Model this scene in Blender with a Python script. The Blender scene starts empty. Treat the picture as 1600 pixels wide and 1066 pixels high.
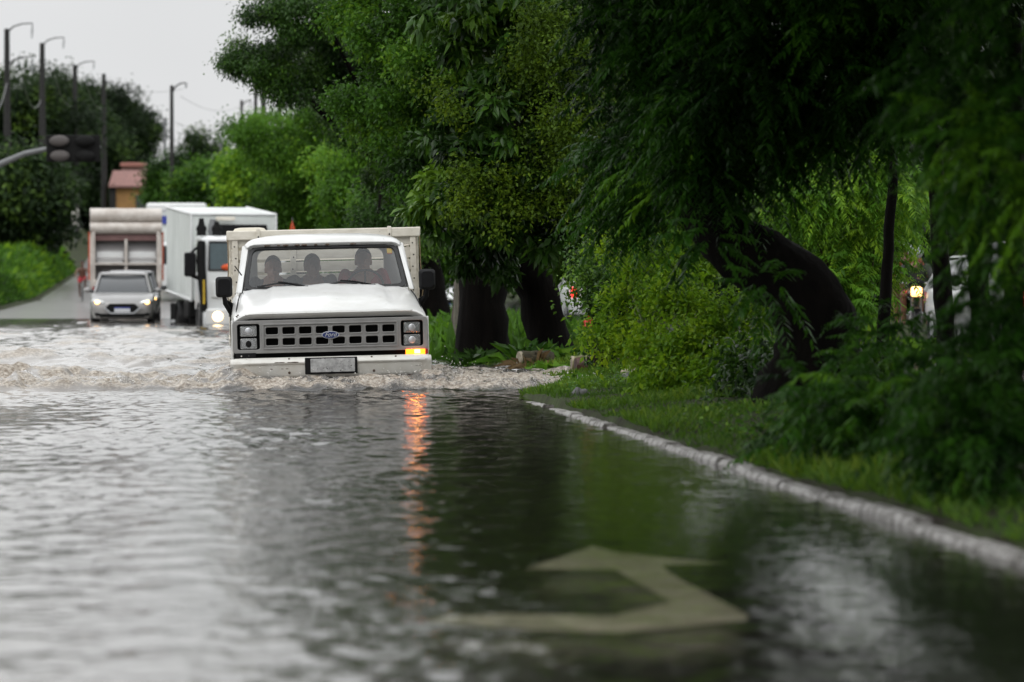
import bpy, math, random
import numpy as np
from mathutils import Vector, Matrix, Euler

# ------------------------------------------------------------------ camera, sky, sun, exposure
scene = bpy.context.scene
COL = scene.collection
R = math.radians
CAM_H = 1.03                       # lens height above the flood water (water surface is z = 0)
FPX = 5000.0                       # focal length in pixels of a 1600 px wide picture
cam_data = bpy.data.cameras.new("camera")
cam_data.sensor_width = 36.0
cam_data.lens = 36.0 * FPX / 1600.0
cam_data.clip_start = 0.1
cam_data.clip_end = 3000
cam_data.dof.use_dof = True
cam_data.dof.focus_distance = 32.2
cam_data.dof.aperture_fstop = 2.5
cam = bpy.data.objects.new("camera", cam_data)
COL.objects.link(cam)
cam.location = (0, 0, CAM_H)
cam.rotation_euler = (R(90) - math.atan((533 - 444) / FPX), 0, 0)
scene.camera = cam

SUN_EL, SUN_ROT = R(52), R(200)
world = bpy.data.worlds.new("World")
scene.world = world
world.use_nodes = True
wn, wl = world.node_tree.nodes, world.node_tree.links
wn.clear()
w_out = wn.new("ShaderNodeOutputWorld")
w_bg = wn.new("ShaderNodeBackground")
w_sky = wn.new("ShaderNodeTexSky")
w_sky.sky_type = 'NISHITA'
w_sky.sun_disc = False
w_sky.sun_elevation = SUN_EL
w_sky.sun_rotation = SUN_ROT
w_sky.air_density = 1.0
w_sky.dust_density = 4.0
w_hsv = wn.new("ShaderNodeHueSaturation")
w_hsv.inputs["Saturation"].default_value = 0.06      # a closed, colourless cloud cover
w_mix = wn.new("ShaderNodeMix")
w_mix.data_type = 'RGBA'
w_mix.inputs[0].default_value = 0.82
w_tc = wn.new("ShaderNodeTexCoord")
w_sep = wn.new("ShaderNodeSeparateXYZ")
w_ramp = wn.new("ShaderNodeValToRGB")                # overcast: brighter overhead than at the horizon
w_ramp.color_ramp.elements[0].position = 0.0
w_ramp.color_ramp.elements[0].color = (9.2, 9.25, 9.3, 1)
w_ramp.color_ramp.elements[1].position = 1.0
w_ramp.color_ramp.elements[1].color = (18.0, 18.4, 18.7, 1)
e = w_ramp.color_ramp.elements.new(0.07)
e.color = (8.7, 8.8, 8.9, 1)
e = w_ramp.color_ramp.elements.new(0.092)
e.color = (8.7, 8.8, 8.9, 1)
e = w_ramp.color_ramp.elements.new(0.135)
e.color = (14.6, 14.8, 14.9, 1)
e = w_ramp.color_ramp.elements.new(0.45)
e.color = (15.8, 16.1, 16.3, 1)
w_noise = wn.new("ShaderNodeTexNoise")
w_noise.inputs["Scale"].default_value = 3.0
w_noise.inputs["Detail"].default_value = 5
w_nr = wn.new("ShaderNodeMapRange")
w_nr.inputs[1].default_value = 0.3
w_nr.inputs[2].default_value = 0.7
w_nr.inputs[3].default_value = 0.93
w_nr.inputs[4].default_value = 1.06
w_mul = wn.new("ShaderNodeMix")
w_mul.data_type = 'RGBA'
w_mul.blend_type = 'MULTIPLY'
w_mul.inputs[0].default_value = 1.0
wl.new(w_tc.outputs["Generated"], w_sep.inputs[0])
wl.new(w_sep.outputs[2], w_ramp.inputs[0])
wl.new(w_sky.outputs[0], w_hsv.inputs["Color"])
wl.new(w_hsv.outputs[0], w_mix.inputs[6])
wl.new(w_ramp.outputs[0], w_mix.inputs[7])
wl.new(w_tc.outputs["Generated"], w_noise.inputs["Vector"])
wl.new(w_noise.outputs[0], w_nr.inputs[0])
wl.new(w_mix.outputs[2], w_mul.inputs[6])
wl.new(w_nr.outputs[0], w_mul.inputs[7])
wl.new(w_mul.outputs[2], w_bg.inputs[0])
w_bg.inputs[1].default_value = 0.10
wl.new(w_bg.outputs[0], w_out.inputs[0])

sun_data = bpy.data.lights.new("sun", 'SUN')
sun_data.energy = 0.6
sun_data.angle = R(25)
sun_data.color = (1.0, 0.97, 0.92)
sun = bpy.data.objects.new("sun", sun_data)
COL.objects.link(sun)
sun.rotation_euler = (R(90) - SUN_EL, 0, R(180) - SUN_ROT)

scene.view_settings.view_transform = 'Standard'
scene.view_settings.look = 'None'
scene.view_settings.exposure = 0.0
scene.view_settings.gamma = 1.0
scene.render.engine = 'CYCLES'
cy = scene.cycles
cy.use_denoising = True
cy.max_bounces = 6
cy.diffuse_bounces = 2
cy.glossy_bounces = 3
cy.transmission_bounces = 4
cy.transparent_max_bounces = 10
cy.sample_clamp_indirect = 6.0
cy.caustics_reflective = False
cy.caustics_refractive = False

SL = -0.1056                       # the road runs to the left by this much per metre of distance


def at(px, py, d):
    """World point seen at photo pixel (px, py) at distance d, used to measure where things stand."""
    return Vector(((px - 800) / FPX * d, d, CAM_H + (444 - py) / FPX * d))


def road_xy(t, y):
    return t + SL * y, y


# ------------------------------------------------------------------ materials
MATS = {}


def new_mat(name):
    m = bpy.data.materials.new(name)
    m.use_nodes = True
    n, l = m.node_tree.nodes, m.node_tree.links
    n.clear()
    out = n.new("ShaderNodeOutputMaterial")
    return m, n, l, out


def mat(name, col, rough=0.5, metal=0.0, var=0.0, scale=6.0, col2=None, spots=None, bump=0.0, bump_scale=40.0,
        coat=0.0, emit=None, emit_strength=0.0, spec=0.5, stretch=None, thr=(0.35, 0.65)):
    """Principled surface with noise variation between two colours, optional spots of dirt and a bump."""
    if name in MATS:
        return MATS[name]
    m, n, l, out = new_mat(name)
    b = n.new("ShaderNodeBsdfPrincipled")
    l.new(b.outputs[0], out.inputs[0])
    b.inputs["Roughness"].default_value = rough
    b.inputs["Metallic"].default_value = metal
    b.inputs["Specular IOR Level"].default_value = spec
    b.inputs["Coat Weight"].default_value = coat
    b.inputs["Coat Roughness"].default_value = 0.08
    tc = n.new("ShaderNodeTexCoord")
    vec = tc.outputs["Object"]
    if stretch:
        mp = n.new("ShaderNodeMapping")
        mp.inputs["Scale"].default_value = stretch
        l.new(vec, mp.inputs[0])
        vec = mp.outputs[0]
    c = (*col, 1)
    if col2 is None:
        col2 = tuple(max(0, x * (1 - var)) for x in col)
    nz = n.new("ShaderNodeTexNoise")
    nz.inputs["Scale"].default_value = scale
    nz.inputs["Detail"].default_value = 6
    nz.inputs["Roughness"].default_value = 0.65
    l.new(vec, nz.inputs["Vector"])
    rp = n.new("ShaderNodeValToRGB")
    rp.color_ramp.elements[0].position = thr[0]
    rp.color_ramp.elements[1].position = thr[1]
    rp.color_ramp.elements[0].color = (*col2, 1)
    rp.color_ramp.elements[1].color = c
    l.new(nz.outputs[0], rp.inputs[0])
    colout = rp.outputs[0]
    if spots:
        scol, sscale, sthr = spots
        n2 = n.new("ShaderNodeTexNoise")
        n2.inputs["Scale"].default_value = sscale
        n2.inputs["Detail"].default_value = 8
        n2.inputs["Roughness"].default_value = 0.7
        l.new(vec, n2.inputs["Vector"])
        r2 = n.new("ShaderNodeMapRange")
        r2.inputs[1].default_value = sthr
        r2.inputs[2].default_value = sthr + 0.05
        l.new(n2.outputs[0], r2.inputs[0])
        mx = n.new("ShaderNodeMix")
        mx.data_type = 'RGBA'
        l.new(r2.outputs[0], mx.inputs[0])
        l.new(colout, mx.inputs[6])
        mx.inputs[7].default_value = (*scol, 1)
        colout = mx.outputs[2]
    l.new(colout, b.inputs["Base Color"])
    if bump:
        n3 = n.new("ShaderNodeTexNoise")
        n3.inputs["Scale"].default_value = bump_scale
        n3.inputs["Detail"].default_value = 6
        l.new(vec, n3.inputs["Vector"])
        bp = n.new("ShaderNodeBump")
        bp.inputs["Strength"].default_value = bump
        bp.inputs["Distance"].default_value = 0.02
        l.new(n3.outputs[0], bp.inputs["Height"])
        l.new(bp.outputs[0], b.inputs["Normal"])
    if emit:
        b.inputs["Emission Color"].default_value = (*emit, 1)
        b.inputs["Emission Strength"].default_value = emit_strength
    MATS[name] = m
    return m


def leaf_mat(name, dark, light, young, gloss=0.35, trans=0.35):
    """Leaf: colour by the leaf's own tint attribute, a little translucent, with a waxy sheen."""
    m, n, l, out = new_mat(name)
    at_ = n.new("ShaderNodeAttribute")
    at_.attribute_name = "tint"
    rp = n.new("ShaderNodeValToRGB")
    el = rp.color_ramp.elements
    el[0].position, el[0].color = 0.0, (*dark, 1)
    el[1].position, el[1].color = 1.0, (*young, 1)
    x = el.new(0.55)
    x.color = (*light, 1)
    l.new(at_.outputs["Fac"], rp.inputs[0])
    b = n.new("ShaderNodeBsdfPrincipled")
    b.inputs["Roughness"].default_value = gloss
    b.inputs["Specular IOR Level"].default_value = 0.22
    l.new(rp.outputs[0], b.inputs["Base Color"])
    tr = n.new("ShaderNodeBsdfTranslucent")
    hs = n.new("ShaderNodeHueSaturation")
    hs.inputs["Hue"].default_value = 0.49
    hs.inputs["Value"].default_value = 1.3
    l.new(rp.outputs[0], hs.inputs["Color"])
    l.new(hs.outputs[0], tr.inputs[0])
    mx = n.new("ShaderNodeMixShader")
    mx.inputs[0].default_value = trans
    l.new(b.outputs[0], mx.inputs[1])
    l.new(tr.outputs[0], mx.inputs[2])
    l.new(mx.outputs[0], out.inputs[0])
    return m


def glass_mat(name, tint=(0.7, 0.75, 0.75), dirt=0.04, refl=1.0):
    """Thin window glass: see-through, reflecting by angle, with a faint film of dirt."""
    m, n, l, out = new_mat(name)
    tr = n.new("ShaderNodeBsdfTransparent")
    tr.inputs[0].default_value = (*tint, 1)
    df = n.new("ShaderNodeBsdfDiffuse")
    df.inputs[0].default_value = (0.35, 0.37, 0.38, 1)
    m1 = n.new("ShaderNodeMixShader")
    m1.inputs[0].default_value = dirt
    gl = n.new("ShaderNodeBsdfGlossy")
    gl.inputs["Roughness"].default_value = 0.03
    gl.inputs[0].default_value = (refl, refl, refl, 1)
    fr = n.new("ShaderNodeFresnel")
    fr.inputs[0].default_value = 1.65
    m2 = n.new("ShaderNodeMixShader")
    l.new(tr.outputs[0], m1.inputs[1])
    l.new(df.outputs[0], m1.inputs[2])
    l.new(fr.outputs[0], m2.inputs[0])
    l.new(m1.outputs[0], m2.inputs[1])
    l.new(gl.outputs[0], m2.inputs[2])
    l.new(m2.outputs[0], out.inputs[0])
    return m


# ------------------------------------------------------------------ mesh helpers
class MB:
    """Collects shapes and links them as one mesh object."""
    off = Vector((0, 0, 0))

    def __init__(self):
        self.v, self.f, self.pieces = [], [], []

    def add(self, vs, fs):
        k = len(self.v)
        self.v += [tuple(Vector(p) + MB.off) for p in vs]
        self.f += [tuple(i + k for i in f) for f in fs]
        self.pieces.append((self.v[k:], [tuple(f) for f in fs]))
        return self

    def box(self, c, s, rot=None):
        hx, hy, hz = s[0] / 2, s[1] / 2, s[2] / 2
        vs = [Vector((x, y, z)) for z in (-hz, hz) for y in (-hy, hy) for x in (-hx, hx)]
        if rot is not None:
            M = Euler(rot).to_matrix()
            vs = [M @ p for p in vs]
        vs = [p + Vector(c) for p in vs]
        return self.add(vs, [(0, 2, 3, 1), (4, 5, 7, 6), (0, 1, 5, 4), (2, 6, 7, 3), (0, 4, 6, 2), (1, 3, 7, 5)])

    def loft(self, rings, cap=True, closed=True):
        n = len(rings[0])
        vs = [p for r in rings for p in r]
        fs = []
        for i in range(len(rings) - 1):
            for j in range(n if closed else n - 1):
                a, b = i * n + j, i * n + (j + 1) % n
                fs.append((a, b, b + n, a + n))
        if cap and closed:
            fs.append(tuple(range(n - 1, -1, -1)))
            fs.append(tuple((len(rings) - 1) * n + j for j in range(n)))
        return self.add(vs, fs)

    def tube(self, pts, rad, n=10, squash=1.0, jit=0.0, rng=None):
        pts = [Vector(p) for p in pts]
        rad = [rad] * len(pts) if not hasattr(rad, "__len__") else rad
        rings = []
        up = None
        for i, p in enumerate(pts):
            d = (pts[min(i + 1, len(pts) - 1)] - pts[max(i - 1, 0)]).normalized()
            if up is None:
                up = Vector((1, 0, 0)) if abs(d.x) < 0.8 else Vector((0, 1, 0))
            a = (up - d * up.dot(d)).normalized()
            up = a
            b = d.cross(a)
            ring = []
            for k in range(n):
                q = 2 * math.pi * k / n
                r = rad[i]
                if jit and rng is not None:
                    r *= 1 + jit * (rng.random() - 0.5)
                ring.append(p + a * math.cos(q) * r + b * math.sin(q) * r * squash)
            rings.append(ring)
        return self.loft(rings)

    def ell(self, c, r, nu=14, nv=9, M=None):
        rings = []
        for i in range(nv):
            th = math.pi * (i + 0.02 * (i == 0) - 0.02 * (i == nv - 1)) / (nv - 1)
            th = min(max(th, 0.04), math.pi - 0.04)
            ring = []
            for k in range(nu):
                q = 2 * math.pi * k / nu
                p = Vector((r[0] * math.sin(th) * math.cos(q), r[1] * math.sin(th) * math.sin(q), -r[2] * math.cos(th)))
                if M is not None:
                    p = M @ p
                ring.append(p + Vector(c))
            rings.append(ring)
        return self.loft(rings)

    def cyl(self, p0, p1, r, n=16, r1=None):
        return self.tube([p0, p1], [r, r if r1 is None else r1], n)

    def grid(self, fn, us, vs_):
        nu, nv = len(us), len(vs_)
        pts = [fn(u, v) for u in us for v in vs_]
        fs = [(i * nv + j, (i + 1) * nv + j, (i + 1) * nv + j + 1, i * nv + j + 1) for i in range(nu - 1) for j in range(nv - 1)]
        return self.add(pts, fs)

    def build_each(self, name, material, parent):
        """Links every separate shape collected here as an object of its own."""
        for vs, fs in self.pieces:
            one = MB()
            one.v, one.f = vs, fs
            one.build(name, material, parent)

    def build(self, name, material, parent=None, smooth=40, bevel=0, solid=0, seg=2):
        me = bpy.data.meshes.new(name)
        me.from_pydata(self.v, [], self.f)
        me.materials.append(material)
        o = bpy.data.objects.new(name, me)
        COL.objects.link(o)
        finish(o, parent, smooth, bevel, solid, seg)
        return o


def finish(o, parent=None, smooth=40, bevel=0, solid=0, seg=2):
    me = o.data
    if smooth:
        me.shade_smooth()
        try:
            me.set_sharp_from_angle(angle=R(smooth))
        except Exception:
            pass
    if solid:
        s = o.modifiers.new("solid", 'SOLIDIFY')
        s.thickness = solid
        s.offset = 0
    if bevel:
        b = o.modifiers.new("bevel", 'BEVEL')
        b.width = bevel
        b.segments = seg
        b.limit_method = 'ANGLE'
        b.angle_limit = R(35)
    if parent is not None:
        o.parent = parent


def tag(o, label=None, cat=None, group=None, kind=None):
    if label:
        o["label"] = label
    if cat:
        o["category"] = cat
    if group:
        o["group"] = group
    if kind:
        o["kind"] = kind
    return o


def thing(name, label, cat, loc=(0, 0, 0), rot=(0, 0, 0), group=None):
    o = bpy.data.objects.new(name, None)
    o.empty_display_size = 0.2
    COL.objects.link(o)
    o.location = loc
    o.rotation_euler = rot
    return tag(o, label, cat, group)


def kids(o):
    return [c for c in bpy.data.objects if c.parent == o]


def copy_tree(o, parent=None):
    c = o.copy()
    COL.objects.link(c)
    c.parent = parent
    for ch in kids(o):
        copy_tree(ch, c)
    return c


def flat_plate(name, outer, holes, depth, material, parent=None, bevel=0.0, loc=(0, 0, 0), smooth=40):
    """A plate standing in the XZ plane with an outline and holes, front face towards -Y."""
    cu = bpy.data.curves.new(name, 'CURVE')
    cu.dimensions = '2D'
    cu.fill_mode = 'BOTH'
    cu.extrude = depth / 2
    cu.bevel_depth = bevel
    cu.bevel_resolution = 1
    for loop in [outer] + holes:
        sp = cu.splines.new('POLY')
        sp.points.add(len(loop) - 1)
        for p, q in zip(sp.points, loop):
            p.co = (q[0], q[1], 0, 1)
        sp.use_cyclic_u = True
    return curve_to_mesh(name, cu, material, parent, loc, smooth)


def curve_to_mesh(name, cu, material, parent, loc, smooth=40):
    tmp = bpy.data.objects.new(name + "_outline", cu)
    COL.objects.link(tmp)
    dg = bpy.context.evaluated_depsgraph_get()
    me = bpy.data.meshes.new_from_object(tmp.evaluated_get(dg))
    bpy.data.objects.remove(tmp)
    bpy.data.curves.remove(cu)
    o_ = Vector(loc) + MB.off
    for v in me.vertices:
        x, y, z = v.co
        v.co = (x + o_.x, -z + o_.y, y + o_.z)
    me.name = name
    me.materials.clear()
    me.materials.append(material)
    o = bpy.data.objects.new(name, me)
    COL.objects.link(o)
    finish(o, parent, smooth)
    return o


def rrect(cx, cz, w, h, r, n=5):
    pts = []
    for sx, sz, a0 in ((1, 1, 0), (-1, 1, 90), (-1, -1, 180), (1, -1, 270)):
        for k in range(n + 1):
            a = R(a0 + 90 * k / n)
            pts.append((cx + sx * (w / 2 - r) + r * math.cos(a), cz + sz * (h / 2 - r) + r * math.sin(a)))
    return pts


def lettering(text, size, material, parent, loc, shear=0.0, depth=0.002, name="lettering", yaw=0):
    cu = bpy.data.curves.new(name, 'FONT')
    cu.body = text
    cu.size = size
    cu.shear = shear
    cu.align_x = 'CENTER'
    cu.align_y = 'CENTER'
    cu.extrude = depth
    return curve_to_mesh(name, cu, material, parent, loc, 0)


def mesh_np(name, V, F, material, parent=None, tint=None, attrs=None, smooth=True, tri=False):
    me = bpy.data.meshes.new(name)
    V = np.asarray(V, dtype=np.float32)
    F = np.asarray(F, dtype=np.int32)
    k = F.shape[1]
    me.vertices.add(len(V))
    me.vertices.foreach_set("co", V.ravel())
    me.loops.add(F.size)
    me.loops.foreach_set("vertex_index", F.ravel())
    me.polygons.add(len(F))
    me.polygons.foreach_set("loop_start", np.arange(0, F.size, k, dtype=np.int32))
    me.polygons.foreach_set("use_smooth", np.full(len(F), smooth, dtype=bool))
    me.update(calc_edges=True)
    if tint is not None:
        a = me.attributes.new("tint", 'FLOAT', 'FACE')
        a.data.foreach_set("value", np.asarray(tint, dtype=np.float32))
    for nm, arr in (attrs or {}).items():
        a = me.attributes.new(nm, 'FLOAT', 'POINT')
        a.data.foreach_set("value", np.asarray(arr, dtype=np.float32))
    me.materials.append(material)
    o = bpy.data.objects.new(name, me)
    COL.objects.link(o)
    if parent is not None:
        o.parent = parent
    return o


def remesh_body(name, mb, material, parent, voxel=0.012, smooth_it=4):
    """Joins overlapping limbs into one continuous skin."""
    me = bpy.data.meshes.new(name)
    me.from_pydata(mb.v, [], mb.f)
    tmp = bpy.data.objects.new(name + "_rough", me)
    COL.objects.link(tmp)
    rm = tmp.modifiers.new("r", 'REMESH')
    rm.mode = 'VOXEL'
    rm.voxel_size = voxel
    sm = tmp.modifiers.new("s", 'SMOOTH')
    sm.iterations = smooth_it
    sm.factor = 0.5
    dg = bpy.context.evaluated_depsgraph_get()
    out = bpy.data.meshes.new_from_object(tmp.evaluated_get(dg))
    bpy.data.objects.remove(tmp)
    out.name = name
    out.materials.clear()
    out.materials.append(material)
    out.shade_smooth()
    o = bpy.data.objects.new(name, out)
    COL.objects.link(o)
    o.parent = parent
    return o


# numpy noise -------------------------------------------------------
def vnoise(x, y, seed=0):
    """Smooth value noise in [-1, 1]."""
    xi, yi = np.floor(x).astype(np.int64), np.floor(y).astype(np.int64)
    xf, yf = x - xi, y - yi
    u, v = xf * xf * xf * (xf * (xf * 6 - 15) + 10), yf * yf * yf * (yf * (yf * 6 - 15) + 10)

    def h(a, b):
        n = (a * 374761393 + b * 668265263 + seed * 1442695041) & 0xFFFFFFFF
        n = ((n ^ (n >> 13)) * 1274126177) & 0xFFFFFFFF
        n = (n ^ (n >> 16)) & 0xFFFF
        return n / 32767.5 - 1
    return (h(xi, yi) * (1 - u) + h(xi + 1, yi) * u) * (1 - v) + (h(xi, yi + 1) * (1 - u) + h(xi + 1, yi + 1) * u) * v


def fbm(x, y, seed=0, oct_=4, gain=0.5):
    s, a = 0, 1
    for k in range(oct_):
        s = s + a * vnoise(x * 2 ** k + k * 17.3, y * 2 ** k + k * 9.1, seed + k)
        a *= gain
    return s


def sstep(a, b, x):
    t = np.clip((x - a) / (b - a), 0, 1)
    return t * t * (3 - 2 * t)


# ------------------------------------------------------------------ terrain heights
PROF_Y = [-60, 0, 8, 14, 20, 25, 31, 36, 70, 80, 88, 96, 143, 200, 235, 320, 600]
PROF_Z = [0.05, -0.02, -0.04, -0.06, -0.09, -0.14, -0.27, -0.33, -0.33, -0.22, -0.10, 0.01, 0.30, 1.6, 3.4, 5.0, 7.0]
KERB_T = 3.07
EDGE_L = -6.2


def prof(y):
    return np.interp(y, PROF_Y, PROF_Z)


def ground_z(x, y):
    x, y = np.asarray(x, float), np.asarray(y, float)
    t = x - SL * y
    p = prof(y)
    lump = 0.03 * fbm(x * 0.9, y * 0.9, 5, 3)
    far = sstep(105, 150, y)
    # median
    near_m = 0.045 + 0.08 * sstep(KERB_T, KERB_T + 1.5, t) + lump
    wet_m = -0.13 + 0.12 * np.clip(t - KERB_T, 0, 1.8) + 0.8 * lump
    med = near_m + (wet_m - near_m) * sstep(28.6, 31.8, y + 0.35 * fbm(x * 1.3, y * 0.8, 9, 2) - np.clip(t - 3.2, 0, 3) * 2.2)
    med = med * (1 - far) + (p + 0.12) * far
    opp = np.maximum(p, 0.02) - 0.05
    right = np.maximum(p, 0.05) + 0.15 + 0.03 * np.clip(t - 14, 0, 60)
    bank_on = sstep(84, 108, y)
    edge = EDGE_L - (1 - bank_on) * 9
    left = np.maximum(p, -0.1) + np.clip((edge - t) * 0.85, 0, 1.6) + np.clip((edge - t), 0, 1) * lump * 2
    z = np.where(t > 14, right, np.where(t > 7, opp, np.where(t > KERB_T + 0.12, med, np.where(t > edge, p - 0.05, left))))
    return z


def gz(x, y):
    return float(ground_z(np.array([x]), np.array([y]))[0])


def axis(parts):
    out = []
    for a, b, s in parts:
        n = max(1, int(round((b - a) / s)))
        out += list(np.linspace(a, b, n, endpoint=False))
    out.append(parts[-1][1])
    return np.array(out)


def grid_faces(nx, ny):
    i, j = np.meshgrid(np.arange(nx - 1), np.arange(ny - 1), indexing='ij')
    a = (i * ny + j).ravel()
    return np.stack([a, a + ny, a + ny + 1, a + 1], 1)


m_soil = mat("soil_grass", (0.040, 0.060, 0.016), 0.9, col2=(0.018, 0.014, 0.009), scale=1.6, bump=0.8, bump_scale=14, spec=0.2)
m_road = mat("wet_asphalt", (0.036, 0.035, 0.034), 0.36, col2=(0.020, 0.019, 0.018), scale=1.2, bump=0.12, bump_scale=60, spec=0.5, coat=0.6)
m_kerb = mat("worn_white_kerb", (0.40, 0.385, 0.37), 0.7, col2=(0.07, 0.062, 0.05), scale=11, bump=0.6, bump_scale=22, spots=((0.05, 0.045, 0.035), 9, 0.60), thr=(0.35, 0.55))
m_paint = mat("road_paint", (0.80, 0.77, 0.68), 0.6, col2=(0.50, 0.47, 0.40), scale=6, spots=((0.12, 0.11, 0.09), 16, 0.60))

ta = axis([(-400, -60, 30), (-60, -16, 3), (-16, -5, 0.6), (-5, KERB_T, 1.5), (KERB_T, 7.2, 0.14), (7.2, 14.2, 1.0), (14.2, 60, 4), (60, 400, 30)])
ya = axis([(-60, 5, 5), (5, 50, 0.16), (50, 110, 0.9), (110, 330, 5), (330, 900, 40)])
T, Y = np.meshgrid(ta, ya, indexing='ij')
X = T + SL * Y
Z = ground_z(X, Y)
tag(mesh_np("ground", np.stack([X, Y, Z], -1).reshape(-1, 3), grid_faces(len(ta), len(ya)), m_soil), kind="structure")


def strip(name, t0, t1, y0, y1, zf, material, nt=10, sy=1.0):
    ts = np.linspace(t0, t1, nt)
    ys = axis([(y0, y1, sy)])
    T_, Y_ = np.meshgrid(ts, ys, indexing='ij')
    X_ = T_ + SL * Y_
    Z_ = zf(T_, Y_)
    o = mesh_np(name, np.stack([X_, Y_, Z_], -1).reshape(-1, 3), grid_faces(nt, len(ys)), material)
    return tag(o, kind="structure")


strip("road", EDGE_L - 0.3, KERB_T + 0.06, -50, 91, lambda t, y: prof(y), m_road)
strip("upper_road", EDGE_L - 0.3, KERB_T + 0.06, 91, 238, lambda t, y: prof(y), mat("pale_road_sheen", (0.20, 0.19, 0.185), 0.33, col2=(0.13, 0.118, 0.115), scale=0.5, bump=0.1, bump_scale=50, coat=0.5))  # paler base colour stands in for sky reflected on the wet road
strip("opposite_road", 7.0, 14.0, -50, 330, lambda t, y: np.maximum(prof(y), 0.02), m_road)

# kerb of separate worn blocks
rng = np.random.default_rng(3)
kb = MB()
y = 3.0
rr = random.Random(5)
while y < 34:
    L = 0.95
    y1 = y + L
    top = float(np.interp(y, [3, 10, 16, 24, 27, 29, 34], [.052, .044, .034, .020, .008, -.04, -.16])) - float(prof(y + .5)) + rr.uniform(-0.012, 0.010)
    tt = KERB_T + rr.uniform(-0.012, 0.012)
    ring = []
    n = 7
    rings = []
    for k in range(n):
        yy = y + 0.012 + (L - 0.024) * k / (n - 1)
        zz = float(prof(yy))
        ch = rr.uniform(-0.010, 0.004) - (0.025 if rr.random() < .07 else 0)
        pr = [(0, -0.12), (0.012, top - 0.025 + ch), (0.03, top + ch), (0.10, top + ch * 0.5), (0.13, top - 0.02), (0.135, -0.12)]
        rings.append([Vector((tt + a + SL * yy, yy, zz + b)) for a, b in pr])
    kb.loft(rings)
    y = y1
tag(kb.build("kerb", m_kerb, smooth=30), kind="structure")

# lane-change arrow painted on the road, seen under the shallow edge of the flood
def road_poly(name, px_pts, material, lift=0.004):
    """Outline paced out on the road surface."""
    pts = []
    for px, py in px_pts:
        d = FPX * (CAM_H + 0.05) / (py - 444)
        x = (px - 800) / FPX * d
        pts.append((x, d))
    cu = bpy.data.curves.new(name, 'CURVE')
    cu.dimensions = '2D'
    cu.fill_mode = 'BOTH'
    cu.extrude = 0.001
    sp = cu.splines.new('POLY')
    sp.points.add(len(pts) - 1)
    for p, q in zip(sp.points, pts):
        p.co = (q[0], q[1], 0, 1)
    sp.use_cyclic_u = True
    tmp = bpy.data.objects.new(name, cu)
    COL.objects.link(tmp)
    dg = bpy.context.evaluated_depsgraph_get()
    me = bpy.data.meshes.new_from_object(tmp.evaluated_get(dg))
    bpy.data.objects.remove(tmp)
    for v in me.vertices:
        v.co.z += float(prof(v.co.y)) + lift
    me.materials.clear()
    me.materials.append(material)
    o = bpy.data.objects.new(name, me)
    COL.objects.link(o)
    return tag(o, kind="structure")


road_poly("road_marking", [(925, 853), (960, 862), (1135, 881), (1032, 884), (1060, 905), (1170, 966), (1165, 974),
                           (970, 994), (820, 988), (720, 981), (660, 976), (700, 966), (790, 963), (960, 966), (1048, 944), (962, 891), (820, 890)], m_paint)

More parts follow.
